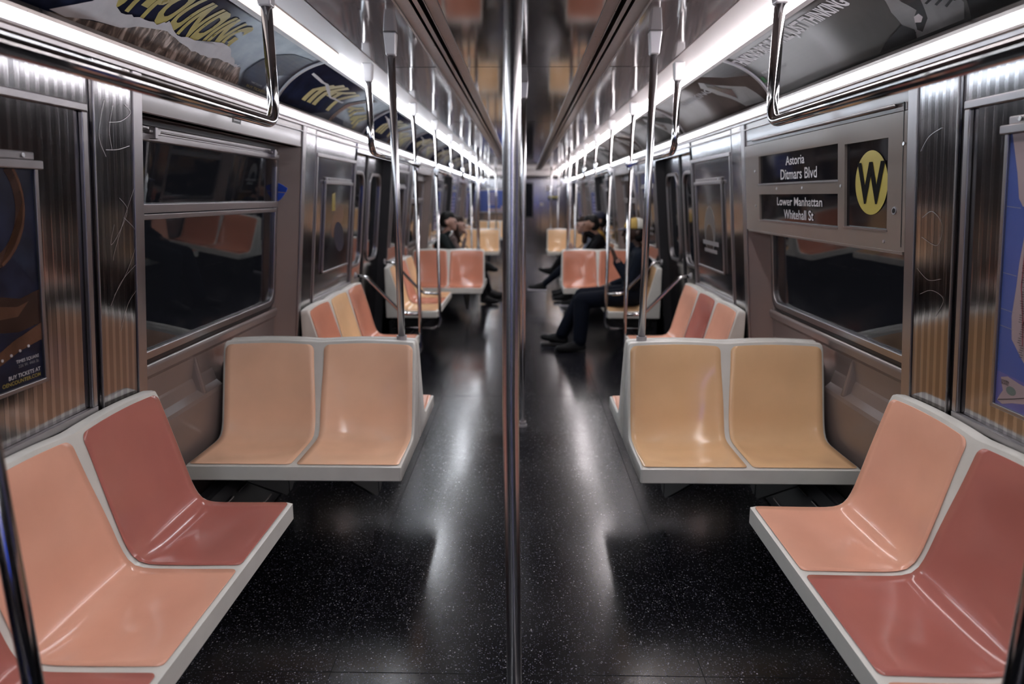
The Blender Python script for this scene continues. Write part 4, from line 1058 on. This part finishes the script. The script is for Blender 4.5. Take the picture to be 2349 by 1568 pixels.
def cap_piece(t, wp, q, w, z, mat_front, mat_back, brim, rad=.108, h=.085, knit=False):
    def dome(sel, mat, nm):
        bm = new(); N, K = 32, 8; R = []
        for k in range(K + 1):
            a = PI / 2 * k / K; R.append([bm.verts.new(wp((q + math.cos(2 * PI * j / N) * rad * math.cos(a), w + math.sin(2 * PI * j / N) * rad * .88 * math.cos(a), z + h * math.sin(a) * (1.25)))) for j in range(N)])
        for k in range(K):
            for j in range(N):
                if sel((j + .5) / N): bm.faces.new([R[k][j], R[k][(j + 1) % N], R[k + 1][(j + 1) % N], R[k + 1][j]])
        o = finish(nm, bm, mat, t, smooth=True); md = o.modifiers.new('s', 'SOLIDIFY'); md.thickness = .012; md.offset = -1; return o
    front = lambda u: .25 < u < .75
    o = dome(front, mat_front, 'cap_front'); dome(lambda u: not front(u), mat_back, 'cap_back')
    if brim:
        bm = new(); N = 14; a_ = []; b_ = []
        for k in range(N + 1):
            a = math.radians(120 + 120 * k / N)
            a_.append((q + math.cos(a) * rad * .98, w + math.sin(a) * rad * .88, z + .004)); b_.append((q + math.cos(a) * (rad + .075) - .0, w + math.sin(a) * rad * .95, z - .012))
        A_ = [bm.verts.new(wp(p)) for p in a_]; B_ = [bm.verts.new(wp(p)) for p in b_]
        for k in range(N): bm.faces.new([A_[k], A_[k + 1], B_[k + 1], B_[k]])
        o = finish('cap_brim', bm, brim, t, smooth=True); md = o.modifiers.new('s', 'SOLIDIFY'); md.thickness = .006
def hair_piece(t, wp, q, w, z, mat, long=False):
    bm = new()
    capsule(bm, wp((q + .03, w, z + .045)), .093, wp((q + .055, w, z + .0)), .085)
    capsule(bm, wp((q - .02, w, z + .075)), .068, wp((q + .03, w, z + .06)), .090)
    capsule(bm, wp((q + .05, w - .04, z - .03)), .055, wp((q + .05, w + .04, z - .03)), .055)
    if long:
        for dw in (-.07, .0, .07): capsule(bm, wp((q + .03, w + dw, z + .0)), .045, wp((q + .0, w + dw * 1.1, z - .24)), .03)
    bmesh.ops.recalc_face_normals(bm, faces=bm.faces)
    o = finish('hair', bm, mat, t, smooth=True)
    md = o.modifiers.new('r', 'REMESH'); md.mode = 'VOXEL'; md.voxel_size = .010; md.use_smooth_shade = True
    m2 = o.modifiers.new('s', 'SMOOTH'); m2.iterations = 4
def torso(q, lean, w, zsh, key, hip_q=1.14, sh=.175, rc=.105):
    top = q
    return [((hip_q, w - .06, .57), .115, (top + .02, w - .065, zsh - .17), rc + .015, key), ((hip_q, w + .06, .57), .115, (top + .02, w + .065, zsh - .17), rc + .015, key),
            ((top + .02, w - .065, zsh - .17), rc + .012, (top, w - .08, zsh - .06), .085, key), ((top + .02, w + .065, zsh - .17), rc + .012, (top, w + .08, zsh - .06), .085, key),
            ((top, w - sh, zsh - .03), .062, (top, w + sh, zsh - .03), .062, key), ((top, w, zsh - .03), .065, (top - lean * .2, w, zsh + .05), .05, key)]
def leg(hip, knee, ankle, key, r=(.085, .062, .043)):
    return [(hip, r[0], knee, r[1], key), (knee, r[1], tuple(Vector(knee).lerp(Vector(ankle), .35)), r[1] * .98, key), (tuple(Vector(knee).lerp(Vector(ankle), .35)), r[1] * .98, ankle, r[2], key)]
def foot(heel, toe, key='shoe', r=.042):
    h, t_ = Vector(heel), Vector(toe); m = h.lerp(t_, .6)
    return [(tuple(h), r, tuple(m), r * 1.02, key), (tuple(m), r * 1.02, tuple(t_), r * .78, key), (tuple(h + Vector((0, 0, .05))), r * .95, tuple(m + Vector((0, 0, .012))), r * .9, key)]

# 1: man in navy jacket with yellow and white cap, right side
J = torso(1.15, .3, 0, 1.00, 'jacket', 1.12, .185, .125)
J += [((1.15, 0, 1.02), .055, (1.12, 0, 1.10), .052, 'skin')] + head(1.10, 0, 1.175)
J += [((1.15, -.20, .95), .078, (1.07, -.21, .69), .066, 'jacket'), ((1.07, -.21, .69), .064, (.935, -.13, .885), .044, 'jacket'), ((.93, -.13, .89), .026, (.915, -.12, .925), .025, 'skin')]
J += hand((.915, -.12, .93), (.885, -.10, 1.005), (-.7, .5, .1), (.3, 1, .1))
J += [((1.15, .20, .95), .078, (1.12, .24, .68), .066, 'jacket'), ((1.12, .23, .68), .052, (.93, .17, .63), .036, 'jacket'), ((.93, .17, .63), .026, (.90, .16, .625), .024, 'skin')]
J += hand((.90, .16, .625), (.83, .14, .615), (-.3, 0, -1), (0, -1, .1))
J += leg((1.12, -.10, .545), (.60, -.13, .51), (.575, -.20, .12), 'jeans', (.098, .083, .068)) + leg((1.12, .10, .545), (.62, .12, .52), (.42, .10, .13), 'jeans', (.098, .083, .068))
J += foot((.60, -.20, .045), (.36, -.25, .04)) + foot((.44, .10, .05), (.22, .14, .075))
p1, wp = person(1, 6.62, 'nearest seated person on the right, navy jacket, yellow and white cap', J, {'skin': SKIN_D, 'jacket': JK_NAVY, 'jeans': JEAN, 'shoe': SHOE}, .0075)
eyes(p1, wp, 1.10, 0, 1.175); hair_piece(p1, wp, 1.105, 0, 1.165, HAIR)
cap_piece(p1, wp, 1.125, 0, 1.215, CAPY, CAPW, CAPN, .118, .085)
bm = new(); tube(bm, [wp((.940, -.135, .895)), wp((.930, -.13, .915))], .031, 18); tube(bm, [wp((.934, -.165, .905)), wp((.934, -.174, .905))], .024, 20)
finish('wrist_watch', bm, CHROME, p1, smooth=False)
for hq, hw_, hz, tq in ((.60, -.20, .012, .33), (.44, .10, .016, .19)):
    bm = new(); a, b = wp((hq + .035, hw_ - .04, 0.004)), wp((tq, hw_ + .045, .02)); box(bm, min(a.x, b.x), max(a.x, b.x), min(a.y, b.y), max(a.y, b.y), .002 if hw_ < 0 else .006, .02 if hw_ < 0 else .024)
    finish('shoe_sole', bm, BLACK, p1, bevel=.006)
bm = new(); hexa(bm, [wp(p) for p in ((.850, -.145, .98), (.858, -.145, .98), (.858, -.075, .98), (.850, -.075, .98), (.815, -.145, 1.115), (.823, -.145, 1.118), (.823, -.075, 1.118), (.815, -.075, 1.115))])
tag(finish('mobile_phone', bm, SIGNG, bevel=.004), 'dark phone held up by the person in the yellow and white cap', 'phone')

# 2: person in black jacket leaning forward, right, past the middle cross bench
J = torso(1.06, .8, 0, .98, 'jacket', 1.16)
J += [((1.04, 0, .99), .052, (.97, 0, 1.07), .048, 'skin')] + head(.935, 0, 1.13)
for e in (-1, 1):
    J += [((1.06, e * .18, .93), .06, (.90, e * .19, .72), .048, 'jacket'), ((.90, e * .19, .72), .048, (.72, e * .07, .74), .034, 'jacket')]
    J += hand((.70, e * .06, .745), (.65, e * .04, .77), (-.2, -e, .3), (0, 0, 1))
J += leg((1.12, -.10, .54), (.68, -.12, .52), (.80, -.14, .11), 'jeans') + leg((1.12, .10, .56), (.66, .02, .60), (.30, -.06, .30), 'jeans')
J += foot((.80, -.14, .05), (.56, -.16, .04)) + foot((.30, -.06, .25), (.10, -.09, .26))
p2, wp = person(1, 9.36, 'seated person in black jacket leaning forward with one leg crossed, right of the aisle', J, {'skin': SKIN_M, 'jacket': JK_BLK, 'jeans': JEAN, 'shoe': SHOE}, .009)
hair_piece(p2, wp, .945, 0, 1.135, HAIR); eyes(p2, wp, .935, 0, 1.13)
bm = new(); hexa(bm, [wp(p) for p in ((.335, -.10, .208), (.07, -.13, .222), (.07, -.05, .222), (.335, -.02, .208), (.335, -.10, .228), (.07, -.13, .242), (.07, -.05, .242), (.335, -.02, .228))]); finish('shoe_sole', bm, SOLE, p2, bevel=.005)
bm = new(); hexa(bm, [wp(p) for p in ((.84, -.18, .003), (.53, -.20, .003), (.53, -.11, .003), (.84, -.10, .003), (.84, -.18, .024), (.53, -.20, .024), (.53, -.11, .024), (.84, -.10, .024))]); finish('shoe_sole', bm, SOLE, p2, bevel=.005)
# 3: person in pale striped shirt
J = torso(1.02, .6, 0, .95, 'shirt', 1.16, .16, .095)
J += [((1.0, 0, .96), .046, (.93, 0, 1.04), .042, 'skin')] + head(.89, 0, 1.10)
for e in (-1, 1):
    J += [((1.02, e * .15, .90), .050, (.90, e * .155, .70), .040, 'shirt'), ((.90, e * .155, .70), .040, (.76, e * .08, .76), .028, 'shirt')]
    J += hand((.75, e * .07, .765), (.70, e * .05, .80), (-.2, -e, .3), (0, 0, 1))
J += leg((1.12, -.09, .54), (.66, -.10, .52), (.70, -.12, .11), 'trousers') + leg((1.12, .09, .57), (.62, .0, .68), (.42, -.05, .42), 'trousers', (.08, .06, .045))
J += foot((.70, -.12, .05), (.48, -.13, .04)) + foot((.42, -.05, .41), (.26, -.07, .47), 'shoe', .038)
p3, wp = person(1, 9.79, 'seated person in pale striped top with black boots crossed, past the black jacketed person', J, {'skin': SKIN_L, 'shirt': SHIRT_S, 'trousers': JK_BLK, 'shoe': SHOE}, .010)
hair_piece(p3, wp, .90, 0, 1.11, HAIRB, True); eyes(p3, wp, .89, 0, 1.10)
# 4: person in yellow shirt and navy cap
J = torso(1.17, .2, 0, .98, 'shirt', 1.15, .145, .095)
J += [((1.19, 0, .99), .052, (1.16, 0, 1.08), .048, 'skin')] + head(1.14, 0, 1.155)
for e in (-1, 1):
    J += [((1.17, e * .145, .93), .054, (1.13, e * .165, .68), .042, 'shirt'), ((1.13, e * .165, .68), .040, (.96, e * .12, .64), .030, 'skin')]
    J += hand((.95, e * .11, .64), (.88, e * .09, .63), (-.3, 0, -1), (0, -e, .1))
    J += leg((1.12, e * .10, .54), (.68, e * .13, .52), (.70, e * .13, .11), 'trousers') + foot((.71, e * .13, .05), (.48, e * .14, .04))
p4, wp = person(1, 10.20, 'seated person in yellow shirt and navy cap, farthest on the right bench', J, {'skin': SKIN_M, 'shirt': SHIRT_Y, 'trousers': JK_BLK, 'shoe': SHOE}, .010)
cap_piece(p4, wp, 1.165, 0, 1.20, CAPN, CAPN, CAPN, .112, .085); hair_piece(p4, wp, 1.145, 0, 1.145, HAIR); eyes(p4, wp, 1.14, 0, 1.155)
# 5: person in dark sweater, left
J = torso(1.14, .3, 0, .98, 'shirt', 1.15)
J += [((1.12, 0, .99), .052, (1.07, 0, 1.08), .048, 'skin')] + head(1.045, 0, 1.165)
for e in (-1, 1):
    J += [((1.14, e * .18, .93), .06, (1.00, e * .20, .74), .048, 'shirt'), ((1.00, e * .20, .74), .046, (.84, e * .09, .68), .032, 'shirt')]
    J += hand((.83, e * .08, .68), (.77, e * .06, .67), (-.3, -e * .5, -.6), (0, 0, 1))
J += leg((1.12, -.10, .54), (.62, -.06, .54), (.56, -.04, .11), 'trousers') + leg((1.12, .10, .56), (.66, .03, .62), (.52, -.10, .52), 'trousers')
J += foot((.58, -.04, .05), (.38, -.06, .04)) + foot((.50, -.12, .53), (.38, -.22, .52))
p5, wp = person(-1, 9.42, 'seated person with short black hair and dark sweater, left of the aisle, legs crossed', J, {'skin': SKIN_L, 'shirt': SWEAT, 'trousers': JK_BLK, 'shoe': SHOE}, .009)
hair_piece(p5, wp, 1.06, 0, 1.175, HAIR); eyes(p5, wp, 1.045, 0, 1.165)
# 6: companion with long brown hair
J = torso(1.06, .5, 0, .93, 'shirt', 1.15, .155, .09)
J += [((1.04, 0, .94), .044, (1.0, 0, 1.03), .04, 'skin')] + head(.97, 0, 1.09)
J += [((1.06, -.16, .88), .05, (.93, -.18, .68), .04, 'shirt'), ((.93, -.18, .68), .038, (.87, -.08, .90), .026, 'shirt')] + hand((.865, -.07, .92), (.85, -.05, .985), (.6, .4, .2), (0, 1, .1))
J += [((1.06, .16, .88), .05, (.98, .19, .68), .04, 'shirt'), ((.98, .19, .68), .038, (.80, .10, .64), .026, 'shirt')] + hand((.79, .09, .64), (.73, .07, .63), (-.2, 0, -1), (0, -1, .1))
for e in (-1, 1): J += leg((1.12, e * .09, .54), (.66, e * .08, .52), (.52, e * .07, .11), 'trousers') + foot((.54, e * .07, .05), (.32, e * .08, .04))
p6, wp = person(-1, 9.98, 'seated person with long brown hair and raised hand beside the dark sweater', J, {'skin': SKIN_L, 'shirt': TOP_G, 'trousers': JK_BLK, 'shoe': SHOE}, .010)
hair_piece(p6, wp, .98, 0, 1.10, HAIRB, True); eyes(p6, wp, .97, 0, 1.09)

# ------------------------------------------------------------ blue light added behind the camera for blue reflections on poles and trims
ld = bpy.data.lights.new('added_blue_light', 'AREA'); ld.shape = 'RECTANGLE'; ld.size = .10; ld.size_y = 1.1; ld.color = (0.03, 0.12, 1.0); ld.energy = 0.8
lo = bpy.data.objects.new('added_blue_light', ld); COL.objects.link(lo); lo.location = (1.0, Y_BACK + .05, 1.5); lo.rotation_euler = (PI / 2, 0, 0)
tag(lo, 'narrow blue light added on the rear wall behind the camera', 'light')
